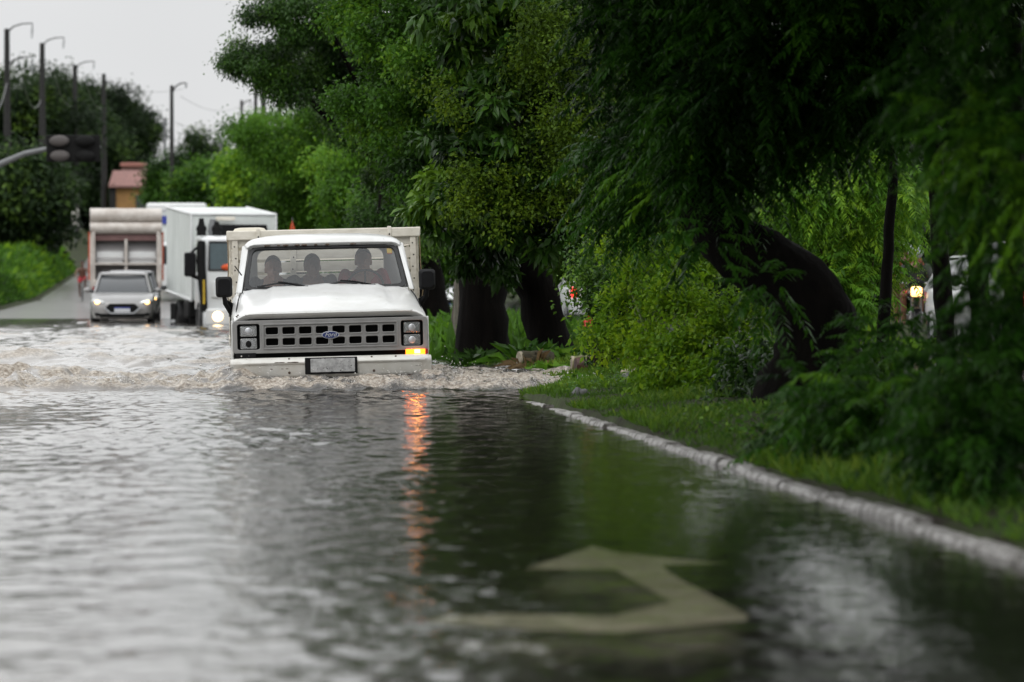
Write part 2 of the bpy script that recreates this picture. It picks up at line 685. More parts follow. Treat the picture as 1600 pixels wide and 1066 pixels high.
# ------------------------------------------------------------------ flood water
def water_fields(X, Y):
    r = np.random.default_rng(11)
    t = X - SL * Y
    eta = np.zeros_like(X)
    # wind and wake ripples, many directions
    patch = 0.65 + 0.5 * fbm(X * 0.45, Y * 0.16, 21, 3)
    patch = np.clip(patch, 0.15, 1.4)
    for k in range(60):
        lam = 0.11 * (0.9 / 0.11) ** (r.random() ** 1.3)
        ang = r.normal(0, 0.65) if k % 4 else r.normal(math.pi / 2, 0.8)
        kx, ky = 2 * math.pi / lam * math.cos(ang), 2 * math.pi / lam * math.sin(ang)
        ph = r.random() * 6.28
        slope = 0.031 * (1.0 if lam < 0.35 else 0.45)
        fade = 1.0 if lam > 0.2 else np.clip(1.4 - Y / (lam * 260), 0, 1)
        eta += slope * lam / 6.283 * np.sin(kx * X + ky * Y + ph + 1.5 * fbm(X * 0.35, Y * 0.35, 40 + k % 7, 2)) * patch * fade
    eta *= 1 + 0.35 * sstep(0.5, -3, t)
    calm = 1 - 0.82 * sstep(0.2, 1.5, 0 * X + t - 0.8) * sstep(26, 12, Y)
    eta *= calm
    # bow wave rolling ahead of the pickup
    yf = 30.75 + 0.16 * fbm(X * 0.9, X * 0 + 3.1, 2, 3) + 0.05 * np.clip(-X - 3, 0, 9) * 0.5 + 0.25 * np.clip(X + 0.7, 0, 2)
    q = Y - yf
    side = 1 - 0.35 * sstep(-5, -9, X)
    right_fade = 1 - sstep(0.1, 0.75, X)
    env = sstep(0.0, 0.28, q) * (1 - sstep(1.5, 3.0, q)) * side * right_fade
    corner = np.exp(-((np.abs(X + 1.80) - 1.02) / 0.28) ** 2) * sstep(0.55, 0.95, q) * (1 - sstep(1.6, 2.4, q))
    hgt = 0.07 * corner * env + (0.75 + 0.5 * fbm(X * 0.8, Y * 0.5, 19, 3)) * (0.092 + 0.105 * sstep(0.5, 1.4, q) * sstep(-2.2, -3.2, X) + 0.05 * sstep(0.4, 1.4, q) * sstep(-1.0, -0.6, X)) * env
    rough = 0.070 * (1 - np.abs(fbm(X * 3.0, Y * 2.2, 7, 4, 0.5))) + 0.020 * fbm(X * 9, Y * 6, 8, 2)
    eta += hgt + env * (rough - 0.03)
    foam = env * np.clip(0.50 + 0.75 * fbm(X * 5.0, Y * 3.5, 13, 4, 0.65), 0, 1)
    foam = np.maximum(foam, env * sstep(0.0, 0.1, q) * (1 - sstep(0.25, 0.5, q)) * (0.75 + 0.3 * fbm(X * 9, Y * 9, 17, 2)))
    # broken water behind it
    ch = sstep(32.0, 34.5, Y) * (1 - 0.75 * sstep(60, 85, Y)) * (1 - sstep(88, 95, Y))
    wv = fbm(X * 0.55, Y * 0.42, 61, 3, 0.55)
    wv2 = fbm(X * 1.7, Y * 1.2, 71, 3, 0.6)
    ridge2 = np.exp(-((Y - 42.5 - 1.2 * fbm(X * 0.25, X * 0, 4, 2)) / 0.9) ** 2) * sstep(-3.2, -4.5, X)
    eta += ch * (0.055 * wv + 0.028 * wv2) + 0.10 * ridge2 * (0.6 + 0.6 * np.abs(wv2)) * ch
    foam = np.maximum(foam, ch * np.clip(sstep(0.25, 0.8, wv + 0.6 * wv2) * 0.55 + 0.5 * ridge2 * sstep(0, .6, wv2), 0, 0.7))
    # splash where the bow wave runs over the verge
    verge = sstep(-0.9, -0.4, X) * (1 - sstep(1.2, 1.8, X)) * sstep(31.2, 31.8, Y) * (1 - sstep(36.5, 40, Y))
    eta += verge * (0.03 + 0.05 * (1 - np.abs(fbm(X * 3, Y * 1.6, 33, 4, 0.6))) - 0.03)
    foam = np.maximum(foam, verge * np.clip(0.45 + 0.6 * fbm(X * 4, Y * 1.8, 37, 4, 0.6), 0, 0.9))
    murk_sheen = 1 - np.exp(-np.clip(-prof(Y), 0, 1) * 1.6)
    # sky sheen painted as paler water at left, left out along the kerb
    sky_sheen = sstep(1.1, -1.5, t + 0.35 * fbm(X * 0.7, Y * 0.3, 51, 3))
    murk_sheen = np.clip(murk_sheen * (0.15 + 0.6 * sky_sheen) + 0.62 * sky_sheen + 0.35 * env + 0.25 * ch, 0, 0.95)
    edge = sstep(-16, -11, X) * (1 - sstep(1.6, 2.5, X))     # outside the modelled reach the surface is flat
    return eta * np.clip(edge + 0.0, 0, 1), np.clip(foam * edge, 0, 1), murk_sheen


xa = axis([(-60, -16, 2.2), (-16, -9.6, 0.16), (-9.6, 1.5, 0.024), (1.5, 2.4, 0.04), (2.4, 6.9, 0.4)])
ywa = axis([(-40, 6, 2), (6, 8, 0.1), (8, 18, 0.032), (18, 30.3, 0.046), (30.3, 33.8, 0.024), (33.8, 50, 0.07), (50, 75, 0.16), (75, 100, 0.3)])
X, Y = np.meshgrid(xa, ywa, indexing='ij')
E, FO, MU = water_fields(X, Y)

m_water, n, l, out = new_mat("flood_water")
tc = n.new("ShaderNodeTexCoord")
mp = n.new("ShaderNodeMapping")
mp.inputs["Scale"].default_value = (1.0, 0.75, 1.0)
l.new(tc.outputs["Object"], mp.inputs[0])
nz = n.new("ShaderNodeTexNoise")
nz.inputs["Scale"].default_value = 9
nz.inputs["Detail"].default_value = 3
nz.inputs["Roughness"].default_value = 0.5
l.new(mp.outputs[0], nz.inputs["Vector"])
bp = n.new("ShaderNodeBump")
bp.inputs["Strength"].default_value = 0.55
bp.inputs["Distance"].default_value = 0.010
l.new(nz.outputs[0], bp.inputs["Height"])
a_f = n.new("ShaderNodeAttribute")
a_f.attribute_name = "foam"
a_m = n.new("ShaderNodeAttribute")
a_m.attribute_name = "murk_sheen"
tr = n.new("ShaderNodeBsdfTransparent")
tr.inputs[0].default_value = (0.86, 0.85, 0.76, 1)
mud_sheen = n.new("ShaderNodeBsdfDiffuse")
mud_sheen.inputs[0].default_value = (0.30, 0.28, 0.26, 1)  # mud colour, raised to carry the painted sky sheen as well
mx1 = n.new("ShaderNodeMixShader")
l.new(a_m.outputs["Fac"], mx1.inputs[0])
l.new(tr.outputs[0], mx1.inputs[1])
l.new(mud_sheen.outputs[0], mx1.inputs[2])
gl = n.new("ShaderNodeBsdfGlossy")
gl.inputs["Roughness"].default_value = 0.06
gl.inputs[0].default_value = (0.95, 0.95, 0.95, 1)
l.new(bp.outputs[0], gl.inputs["Normal"])
fr = n.new("ShaderNodeFresnel")
fr.inputs[0].default_value = 1.33
l.new(bp.outputs[0], fr.inputs["Normal"])
mx2 = n.new("ShaderNodeMixShader")
l.new(fr.outputs[0], mx2.inputs[0])
l.new(mx1.outputs[0], mx2.inputs[1])
l.new(gl.outputs[0], mx2.inputs[2])
fn_ = n.new("ShaderNodeTexNoise")
fn_.inputs["Scale"].default_value = 26
fn_.inputs["Detail"].default_value = 7
fn_.inputs["Roughness"].default_value = 0.72
l.new(tc.outputs["Object"], fn_.inputs["Vector"])
frp = n.new("ShaderNodeValToRGB")
frp.color_ramp.elements[0].position = 0.42
frp.color_ramp.elements[0].color = (0.20, 0.155, 0.11, 1)
frp.color_ramp.elements[1].position = 0.66
frp.color_ramp.elements[1].color = (0.68, 0.62, 0.545, 1)
l.new(fn_.outputs[0], frp.inputs[0])
fb = n.new("ShaderNodeBsdfPrincipled")
fb.inputs["Roughness"].default_value = 0.35
l.new(frp.outputs[0], fb.inputs["Base Color"])
fbp = n.new("ShaderNodeBump")
fbp.inputs["Strength"].default_value = 0.9
fbp.inputs["Distance"].default_value = 0.025
l.new(fn_.outputs[0], fbp.inputs["Height"])
l.new(fbp.outputs[0], fb.inputs["Normal"])
ad = n.new("ShaderNodeMath")
ad.operation = 'ADD'
l.new(a_f.outputs["Fac"], ad.inputs[0])
l.new(fn_.outputs[0], ad.inputs[1])
fm = n.new("ShaderNodeMapRange")
fm.inputs[1].default_value = 0.72
fm.inputs[2].default_value = 1.15
l.new(ad.outputs[0], fm.inputs[0])
fg = n.new("ShaderNodeMath")
fg.operation = 'MULTIPLY'
fs_ = n.new("ShaderNodeMapRange")
fs_.inputs[1].default_value = 0.02
fs_.inputs[2].default_value = 0.2
l.new(a_f.outputs["Fac"], fs_.inputs[0])
l.new(fm.outputs[0], fg.inputs[0])
l.new(fs_.outputs[0], fg.inputs[1])
mx3 = n.new("ShaderNodeMixShader")
l.new(fg.outputs[0], mx3.inputs[0])
l.new(mx2.outputs[0], mx3.inputs[1])
l.new(fb.outputs[0], mx3.inputs[2])
l.new(mx3.outputs[0], out.inputs[0])
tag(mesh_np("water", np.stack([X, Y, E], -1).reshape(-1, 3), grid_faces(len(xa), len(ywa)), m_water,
            attrs={"foam": FO.ravel(), "murk_sheen": MU.ravel()}), kind="structure")
del X, Y, E, FO, MU

# droplets thrown up by the bow wave
m_drop = mat("splash_droplets", (0.75, 0.72, 0.68), 0.15, var=0.2, scale=30)
rng = np.random.default_rng(8)
N = 3600
dx = rng.uniform(-9.5, 0.9, N)
dq = np.abs(rng.normal(0, 0.55, N)) + 0.05
near_truck = np.exp(-((np.abs(dx + 1.75) - 1.05) / 0.45) ** 2)
dz = 0.06 + np.abs(rng.normal(0, 1, N)) * (0.045 + 0.09 * near_truck)
dy = 30.85 + dq + 0.03 * np.clip(-dx - 3, 0, 9)
keep = ~((np.abs(dx + 1.85) < 1.0) & (dy > 31.75))
dx, dy, dz = dx[keep], dy[keep], dz[keep]
N = len(dx)
rad = rng.uniform(0.0015, 0.0045, N) * (1 + rng.random(N) ** 6 * 1.2)
octv = np.array([(1, 0, 0), (-1, 0, 0), (0, 1, 0), (0, -1, 0), (0, 0, 1), (0, 0, -1)], float)
octf = np.array([(0, 2, 4), (2, 1, 4), (1, 3, 4), (3, 0, 4), (2, 0, 5), (1, 2, 5), (3, 1, 5), (0, 3, 5)])
sc = np.stack([rad * rng.uniform(0.8, 2.0, N), rad, rad * rng.uniform(0.8, 1.8, N)], 1)
V = (np.stack([dx, dy, dz], 1)[:, None, :] + octv[None] * sc[:, None, :]).reshape(-1, 3)
F = (octf[None] + (np.arange(N) * 6)[:, None, None]).reshape(-1, 3)
tag(mesh_np("spray", V, F, m_drop), kind="stuff", label="fine brown white spray thrown up along the bow wave", cat="spray")

# ------------------------------------------------------------------ vehicle materials
m_white = mat("old_white_paint", (0.75, 0.755, 0.75), 0.28, col2=(0.62, 0.615, 0.595), scale=1.7, spots=((0.20, 0.15, 0.10), 17, 0.665), coat=0.25)
m_dirty_white = mat("dirty_white_paint", (0.72, 0.71, 0.68), 0.36, col2=(0.60, 0.58, 0.53), scale=3.0, spots=((0.07, 0.05, 0.035), 13, 0.67), coat=0.15)
m_cream = mat("cream_painted_wood", (0.70, 0.66, 0.58), 0.6, col2=(0.56, 0.52, 0.44), scale=5, spots=((0.10, 0.08, 0.06), 22, 0.68), stretch=(1, 1, 3))
m_grille = mat("grey_grille_plastic", (0.27, 0.265, 0.26), 0.42, var=0.2, scale=6, spots=((0.10, 0.085, 0.07), 18, 0.70))
m_black = mat("black_void", (0.008, 0.008, 0.008), 0.8, var=0.3, spec=0.2)
m_rubber = mat("black_rubber", (0.016, 0.016, 0.017), 0.6, var=0.3, scale=12)
m_blackpl = mat("black_plastic", (0.010, 0.010, 0.011), 0.6, var=0.3, scale=9, spec=0.12)
m_chrome = mat("lamp_reflector", (0.75, 0.75, 0.74), 0.16, metal=0.85, var=0.3, scale=14)
m_lens = glass_mat("lamp_lens", (0.92, 0.92, 0.92), 0.16)
m_glass = glass_mat("windscreen_glass", (0.84, 0.86, 0.86), 0.06, 0.75)
m_rust = mat("rusty_steel", (0.12, 0.08, 0.055), 0.7, col2=(0.05, 0.035, 0.025), scale=14)
m_steel = mat("dark_steel", (0.09, 0.09, 0.09), 0.5, metal=0.4, var=0.4)
m_amber = mat("lit_amber_lens", (0.9, 0.25, 0.02), 0.3, emit=(1.0, 0.15, 0.006), emit_strength=5)
m_amber_core = mat("lit_amber_bulb", (1.0, 0.6, 0.2), 0.3, emit=(1.0, 0.34, 0.05), emit_strength=17)
m_redlens = mat("red_lens", (0.45, 0.01, 0.01), 0.2, var=0.4, scale=20, coat=0.6)
m_blue = mat("blue_enamel", (0.012, 0.03, 0.16), 0.25, var=0.2, coat=0.5)
m_silver = mat("silver_trim", (0.62, 0.63, 0.66), 0.3, metal=0.6, var=0.15)
m_plate = mat("weathered_plate", (0.52, 0.52, 0.52), 0.5, col2=(0.26, 0.26, 0.26), scale=16, spots=((0.05, 0.05, 0.05), 26, 0.585))
m_yellow = mat("yellow_sticker", (0.80, 0.52, 0.02), 0.5, var=0.2)
m_redst = mat("red_sticker", (0.65, 0.10, 0.02), 0.5, var=0.2)
m_seat = mat("dark_vinyl", (0.045, 0.042, 0.042), 0.6, var=0.3)
m_head = mat("lit_headlamp", (1, 0.8, 0.5), 0.3, emit=(1.0, 0.66, 0.34), emit_strength=6)
m_head_warm = mat("lit_small_lamp", (1, 0.7, 0.3), 0.3, emit=(1.0, 0.55, 0.20), emit_strength=5)

# ------------------------------------------------------------------ people
m_skin = mat("brown_skin", (0.24, 0.115, 0.075), 0.5, var=0.2, scale=12)
m_hair = mat("dark_hair", (0.018, 0.014, 0.012), 0.6, var=0.4, scale=60)


def limb(mb, pts, rad, n=10):
    mb.tube(pts, rad, n)
    for p, r in zip(pts, rad):
        mb.ell(p, (r, r, r), 10, 7)


def hand(mb, wrist, d, side):
    """Palm, four curled fingers of different length and a thumb from the palm's side; d is the pointing direction."""
    w = Vector(wrist)
    d = Vector(d).normalized()
    s = d.cross(Vector((0, 0, 1)))
    s = s.normalized() if s.length > 0.1 else Vector((1, 0, 0))
    u = s.cross(d)
    limb(mb, [w, w + d * 0.045, w + d * 0.085], [0.024, 0.034, 0.034])
    for k, L in enumerate((0.070, 0.080, 0.075, 0.058)):
        b = w + d * 0.09 + s * (k - 1.5) * 0.020
        limb(mb, [b, b + d * L * 0.5 - u * 0.008, b + d * L * 0.72 - u * 0.035], [0.010, 0.009, 0.008], 7)
    b = w + d * 0.035 - s * side * 0.030
    limb(mb, [b, b + d * 0.03 - s * side * 0.022, b + d * 0.062 - s * side * 0.022 - u * 0.01], [0.012, 0.011, 0.009], 7)


def head_shape(mb, c, yaw=0.0, nod=0.0, k=1.0, face=True):
    """Head with jaw, brow, nose, ears and lips, looking towards -Y when yaw is 0."""
    M = Euler((nod, 0, yaw)).to_matrix()
    c = Vector(c)

    def P(x, y, z):
        return c + M @ (Vector((x, y, z)) * k)
    mb.ell(P(0, 0.012, 0.03), (0.076 * k, 0.096 * k, 0.098 * k), 18, 12, M)
    mb.ell(P(0, -0.022, -0.045), (0.058 * k, 0.066 * k, 0.072 * k), 16, 10, M)
    mb.ell(P(0, -0.070, -0.098), (0.024 * k, 0.020 * k, 0.018 * k), 10, 8, M)
    if face:
        mb.tube([P(0, -0.085, 0.012), P(0, -0.105, -0.022), P(0, -0.100, -0.036)], [0.010 * k, 0.014 * k, 0.017 * k], 8)
        mb.ell(P(0, -0.082, -0.062), (0.026 * k, 0.012 * k, 0.009 * k), 10, 7, M)
        for s in (-1, 1):
            mb.ell(P(0.030 * s, -0.078, 0.022), (0.022 * k, 0.012 * k, 0.007 * k), 9, 6, M)
            mb.ell(P(0.076 * s, 0.012, -0.008), (0.010 * k, 0.020 * k, 0.032 * k), 9, 7, M)
    return P


def seated_torso(mb, hip, sh, wide=1.0):
    hip, sh = Vector(hip), Vector(sh)
    rings = []
    for f, a, b in ((0, .165, .12), (.2, .16, .115), (.45, .158, .11), (.7, .175, .118), (.88, .175, .11), (1.0, .12, .085), (1.08, .062, .06)):
        p = hip.lerp(sh, f)
        rings.append([p + Vector((a * wide * math.cos(q), b * math.sin(q), 0)) for q in [2 * math.pi * i / 18 for i in range(18)]])
    mb.loft(rings)


def occupant(label, x, y, seat_z, skin, shirt, driver=False, hat=None, tall=0.0, yaw=0.0, beard=False, parent_m=None, arms="lap"):
    """A seated person facing the camera; returns the root Empty. Coordinates are in the pickup's space."""
    root = thing("person", label, "person", parent_m @ Vector((x, y, seat_z)), parent_m.to_euler())
    hip, sh = (0, 0.02, 0.04), (0, 0.06, 0.595 + tall)
    hd = (0, 0.0, 0.70 + tall)
    sw = 0.195
    Ssh = [(-sw, 0.05, 0.565 + tall), (sw, 0.05, 0.565 + tall)]
    b = MB()
    seated_torso(b, hip, sh)
    head_shape(b, hd, yaw, k=1.12)
    limb(b, [(0, 0.05, 0.57 + tall), (0, 0.02, 0.64 + tall)], [0.062, 0.055])
    c = MB()
    seated_torso(c, (0, 0.02, 0.02), (0, 0.06, 0.588 + tall), 1.09)
    for s, S in zip((-1, 1), Ssh):
        if driver:
            el = Vector((0.30 * s, -0.10, 0.27))
            wr = Vector((0.17 * s, -0.33, 0.36))
        elif arms == "window" and s < 0:
            el = Vector((-0.33, -0.06, 0.30))
            wr = Vector((-0.36, -0.26, 0.36))
        else:
            el = Vector((0.25 * s, -0.03, 0.20))
            wr = Vector((0.10 * s, -0.24, 0.13))
        limb(b, [S, el, wr], [0.052, 0.042, 0.028])
        hand(b, wr, (wr - el), s)
        hp = Vector((0.09 * s, -0.02, 0.03))
        kn = Vector((0.13 * s, -0.42, 0.05))
        ft = Vector((0.13 * s, -0.50, -0.30))
        limb(b, [hp, kn, ft], [0.082, 0.062, 0.042])
        limb(c, [S, Vector(S).lerp(el, 0.72)], [0.066, 0.060])
    remesh_body("body", b, skin, root, 0.011, 3)
    remesh_body("shirt", c, shirt, root, 0.014, 4)
    h = MB()
    M = Euler((0, 0, yaw)).to_matrix()
    hc = Vector(hd)
    rings = []
    for k in range(7):
        ring = []
        for q in [2 * math.pi * i / 24 for i in range(24)]:
            back = math.sin(q)                       # +1 at the nape, -1 over the brow
            th = R(6 + (78 + 34 * back + 5 * math.sin(5 * q)) * k / 6)
            ring.append(hc + M @ (1.12 * Vector((0.081 * math.sin(th) * math.cos(q), 0.016 + 0.100 * math.sin(th) * math.sin(q), 0.031 + 0.104 * math.cos(th)))))
        rings.append(ring)
    h.loft(rings)
    h.build("hair" if hat is None else "cap", m_hair if hat is None else hat, root, smooth=80)
    return root


# ------------------------------------------------------------------ the flooded white pickup
TR_LOC = Vector((-1.78, 31.8, -0.33))
TR_ROT = (0, -0.024, 0.09)
truck = thing("pickup_truck", "old white pickup truck ploughing through the flood with its left indicator lit", "pickup truck", TR_LOC, TR_ROT)
TM = Matrix.Translation(TR_LOC) @ Euler(TR_ROT).to_matrix().to_4x4()
MB.off = Vector((0, 0, 0.33))       # pickup shapes below are measured from the water line

# lower body: front wings, doors
def lerp_tab(tab, v):
    xs = [a[0] for a in tab]
    return [float(np.interp(v, xs, [a[k] for a in tab])) for k in range(1, len(tab[0]))]

ztop = [(0.10, 0.695), (0.25, 0.74), (0.6, 0.81), (1.25, 0.945), (1.6, 0.965), (2.8, 0.975)]
bb = MB()
rings = []
for y in (0.26, 0.32, 0.4, 0.5, 0.8, 1.1, 1.3, 1.7, 2.2, 2.8):
    zt, = lerp_tab(ztop, y)
    w = 0.985 - 0.035 * max(0, (0.3 - y) / 0.2)
    wt = w - 0.10 if y < 1.3 else w - 0.09
    half = [(w - 0.06, 0.02), (w, 0.10), (w + 0.004, 0.34), (w - 0.012, zt - 0.20), (w - 0.03, zt - 0.09), (wt + 0.02, zt - 0.02), (wt - 0.05, zt)]
    rings.append([Vector((a, y, b)) for a, b in half] + [Vector((-a, y, b)) for a, b in reversed(half)])
bb.loft(rings)
body = bb.build("cab_body", m_white, truck, smooth=35, bevel=0.006)
# door shut lines and handles on each side
for s in (-1, 1):
    for y in (1.42, 2.55):
        MB().box((s * 0.983, y, 0.50), (0.012, 0.012, 0.78)).build("door_gap", m_black, body)
    hd = MB().box((s * 0.992, 2.38, 0.72), (0.02, 0.14, 0.03))
    hd.build("door_handle", m_steel, body, bevel=0.004)

# bonnet: crowned centre, rolled front lip
def hood_z(x, y):
    f = (y - 0.15) / 1.10
    z = 0.765 + 0.225 * f ** 0.85
    w = 0.955 - 0.06 * f
    u = abs(x) / w
    z += 0.026 * (1 - float(sstep(0.60, 0.68, u))) * float(sstep(0.10, 0.4, f)) + 0.010 * (1 - float(sstep(0.0, 0.16, u))) * float(sstep(0.05, 0.3, f))
    z -= 0.075 * max(0, (u - 0.80) / 0.20) ** 2.2
    z += 0.005 * math.sin(x * 5 + 1) * f
    return z

hb = MB()
us = [-1, -.985, -.95, -.9, -.84, -.78, -.72, -.68, -.64, -.6, -.5, -.3, -.16, -.08, 0, .08, .16, .3, .5, .6, .64, .68, .72, .78, .84, .9, .95, .985, 1]
prof_h = [(0.205, -0.066, 1), (0.165, -0.066, 1), (0.150, -0.060, 1), (0.112, -0.016, 1), (0.118, -0.005, 1), (0.15, 0, 1)] + [(y, 0, 1) for y in (0.22, 0.3, 0.42, 0.56, 0.72, 0.9, 1.05, 1.2, 1.27)]
def hood_pt(u, k):
    y, dz, _ = prof_h[int(k)]
    yy = max(y, 0.15)
    w = 0.957 - 0.06 * (yy - 0.15) / 1.1
    x = u * w
    return Vector((x, y + 0.02 * abs(u) ** 4 * (k < 6), hood_z(x, yy) + dz))
hb.grid(hood_pt, us, list(range(len(prof_h))))
hood = hb.build("hood", m_white, truck, smooth=50, solid=0.012)
ch = MB()
rr = random.Random(2)
for i in range(9):
    x = rr.uniform(-0.9, 0.9)
    ch.ell((x, 0.121, hood_z(x, 0.15) - 0.012 + rr.uniform(-0.006, 0.004)), (rr.uniform(.004, .016), 0.004, rr.uniform(.003, .006)), 8, 5)
for i in range(5):
    ch.ell((-0.925 + rr.uniform(-.01, .012), 0.135 + rr.uniform(0, .015), 0.69 + i * 0.013), (0.011, 0.012, 0.008), 8, 5)
ch.build_each("paint_chip", m_rust, hood)
for s in (-1, 1):
    MB().tube([(s * .935, .20, .705), (s * .925, .5, .80), (s * .90, .9, .895), (s * .882, 1.22, .945)], .006, 6).build("hood_gap", m_black, hood)

# black sheet behind the grille, standing in for the shade inside
MB().box((0, 0.235, 0.48), (1.93, 0.03, 0.46)).build("engine_bay_shade", m_black, truck)
for s in (-1, 1):
    MB().box((s * 0.974, 0.205, 0.515), (0.022, 0.125, 0.345)).build("wing_edge", m_white, body, bevel=0.006)

# grille panel with sixteen openings and two lamp wells
cols_ = [-0.581, -0.415, -0.249, -0.083, 0.083, 0.249, 0.415, 0.581]
holes = [rrect(c, z, 0.134, 0.081, 0.022) for c in cols_ for z in (0.577, 0.467)]
holes += [rrect(s * 0.815, 0.522, 0.235, 0.268, 0.03) for s in (-1, 1)]
grille = flat_plate("grille", rrect(0, 0.520, 1.935, 0.318, 0.035), holes, 0.05, m_grille, truck, bevel=0.006, loc=(0, 0.145, 0))
fr_ = MB()
for z in (0.642, 0.402):
    fr_.box((0, 0.112, z), (1.34, 0.02, 0.013))
for x in (-0.668, 0.668):
    fr_.box((x, 0.112, 0.522), (0.013, 0.02, 0.226))
fr_.build("raised_frame", m_grille, grille, bevel=0.004)
for c in cols_:
    pass
sl = MB()
for c in cols_:
    for z in (0.577, 0.467):
        sl.loft([[Vector((p[0], yy, p[1])) for p in rrect(c, z, 0.146 - k, 0.093 - k, 0.024)] for yy, k in ((0.113, 0), (0.106, 0.004), (0.106, 0.011), (0.114, 0.0125))], cap=False)
sl.build("opening_rims", m_grille, grille, smooth=50)
for s in (-1, 1):
    well = MB().box((s * 0.815, 0.212, 0.522), (0.232, 0.012, 0.265))
    lampbox = well.build("lamp_well", m_blackpl, truck)
    for z, bulb in ((0.580, True), (0.455, s > 0)):
        hl = MB()
        hl.loft([[Vector((p[0], yy, p[1])) for p in rrect(s * 0.815, z, 0.166 - k, 0.108 - k, 0.014)] for yy, k in ((0.195, 0.03), (0.16, 0.004), (0.146, 0), (0.142, 0.006))])
        lamp = hl.build("headlight", m_chrome, truck, smooth=30)
        ln = MB()
        ln.loft([[Vector((p[0], yy, p[1])) for p in rrect(s * 0.815, z, 0.158 - k, 0.100 - k, 0.014)] for yy, k in ((0.139, 0), (0.134, 0.012), (0.132, 0.05))])
        ln.build("lens", m_lens, lamp, smooth=30)
        if bulb:
            MB().ell((s * 0.815, 0.13, z), (0.036, 0.008, 0.036), 16, 7).build("bulb_cover", m_silver, lamp)
        else:
            MB().ell((s * 0.815, 0.131, z - 0.004), (0.030, 0.008, 0.034), 16, 7).build("bulb_hole", m_black, lamp)

# badge
bd = MB()
def ellr(w, h, y, n=28):
    return [Vector((w * math.cos(2 * math.pi * k / n), y, 0.524 + h * math.sin(2 * math.pi * k / n))) for k in range(n)]
bd.loft([ellr(.090, .038, .112), ellr(.090, .038, .104), ellr(.086, .034, .100), ellr(.078, .029, .103)])
badge = bd.build("emblem", m_silver, truck, smooth=30)
MB().loft([ellr(.080, .031, .101), ellr(.079, .030, .096)]).build("emblem_field", m_blue, badge, smooth=0)
lettering("Ford", 0.060, m_silver, badge, (0, 0.094, 0.526), shear=0.35)

# indicators under the headlights: the one on the driver's side is flashing
iv = MB().box((0.845, 0.118, 0.335), (0.195, 0.05, 0.052))
ind = iv.build("indicator", m_amber, truck, bevel=0.006)
MB().box((0.862, 0.093, 0.338), (0.06, 0.012, 0.040)).build("bulb", m_amber_core, ind, bevel=0.004)
MB().box((0.955, 0.118, 0.338), (0.03, 0.046, 0.050)).build("end_lens", m_redlens, ind, bevel=0.005)
MB().box((-0.845, 0.130, 0.338), (0.20, 0.05, 0.048)).build("indicator_socket", m_blackpl, truck, bevel=0.006)

# bumper
bp_ = MB()
prof_b = [(0.12, .300), (0.06, .312), (0.020, .308), (-0.014, .290), (-0.034, .262), (-0.032, .250), (-0.016, .236), (-0.004, .14), (0.010, .116), (0.03, .104), (0.10, .102), (0.12, .12)]
rings = []
for i in range(41):
    u = -1 + 2 * i / 40
    x = 1.0 * u
    a = max(0, (abs(u) - 0.86) / 0.14)
    dy = 0.10 * a ** 2.2
    sq = 1 - 0.12 * a ** 3
    rings.append([Vector((x, y + dy, 0.205 + (z - 0.205) * sq)) for y, z in prof_b])
bp_.loft(rings)
bumper = bp_.build("bumper", m_dirty_white, truck, smooth=40)
bo = MB()
for x in (-0.42, 0.42):
    bo.ell((x, -0.006, 0.16), (0.014, 0.012, 0.014), 10, 7)
for x in (-0.42, 0.40, 0.64):
    bo.ell((x, -0.004, 0.298), (0.011, 0.012, 0.008), 10, 7)
bo.build_each("bolt", m_rust, bumper)
rs = MB()
rr = random.Random(4)
for i in range(34):
    x = rr.choice([-1, 1]) * rr.uniform(0.15, 0.97)
    zz = rr.choice([0.262, 0.264, 0.112, 0.116, 0.20])
    rs.ell((x, {0.262: -0.034, 0.264: -0.034, 0.112: 0.013, 0.116: 0.010, 0.20: -0.010}[zz] + 0.10 * max(0, (abs(x) - 0.86) / 0.14) ** 2.2, zz), (rr.uniform(.006, .05), 0.003, rr.uniform(.002, .007)), 8, 5)
rs.build_each("rust_patch", m_rust, bumper)
# number plate: too dirty and worn to be read
MB().box((-0.005, -0.036, 0.222), (0.52, 0.014, 0.165)).build("plate_backing", m_blackpl, truck, bevel=0.006)
MB().box((0.01, -0.048, 0.225), (0.44, 0.008, 0.135)).build("licence_plate", m_plate, truck, bevel=0.004)

# greenhouse: pillars, roof, rear wall
ws_b, ws_t = (1.27, 0.985, 0.865), (1.76, 1.428, 0.785)      # y, z, half width
def ws_pt(u, v, out_=0.0):
    y = ws_b[0] + (ws_t[0] - ws_b[0]) * v
    z = ws_b[1] + (ws_t[1] - ws_b[1]) * v
    w = ws_b[2] + (ws_t[2] - ws_b[2]) * v
    return Vector((u * w, y - 0.035 * (1 - u * u) - out_, z + out_ * 0.6))
for s in (-1, 1):
    pl = MB()
    rings = []
    for v in (-0.06, 0, 0.3, 0.6, 0.9, 1.03):
        c = ws_pt(s * 1.0, v)
        rings.append([c + Vector((s * a, b, 0)) for a, b in ((-0.005, -0.012), (0.040, 0.01), (0.055, 0.10), (0.0, 0.10))])
    pl.loft(rings)
    pl.build("windscreen_pillar", m_white, truck, smooth=30, bevel=0.006)
rf = MB()
def roof_pt(u, k):
    y, z0, w, crown = [(1.715, 1.437, .79, .0), (1.705, 1.452, .80, .012), (1.735, 1.468, .81, .03), (1.80, 1.478, .815, .045), (1.95, 1.480, .815, .062), (2.2, 1.482, .815, .074), (2.55, 1.480, .81, .070), (2.74, 1.465, .80, .05), (2.80, 1.43, .79, .0)][int(k)]
    uu = abs(u)
    x = u * w
    return Vector((x, y + 0.03 * u * u * (k < 5), z0 + crown * (1 - uu ** 4.5) - 0.035 * max(0, (uu - .9) / .1) ** 2))
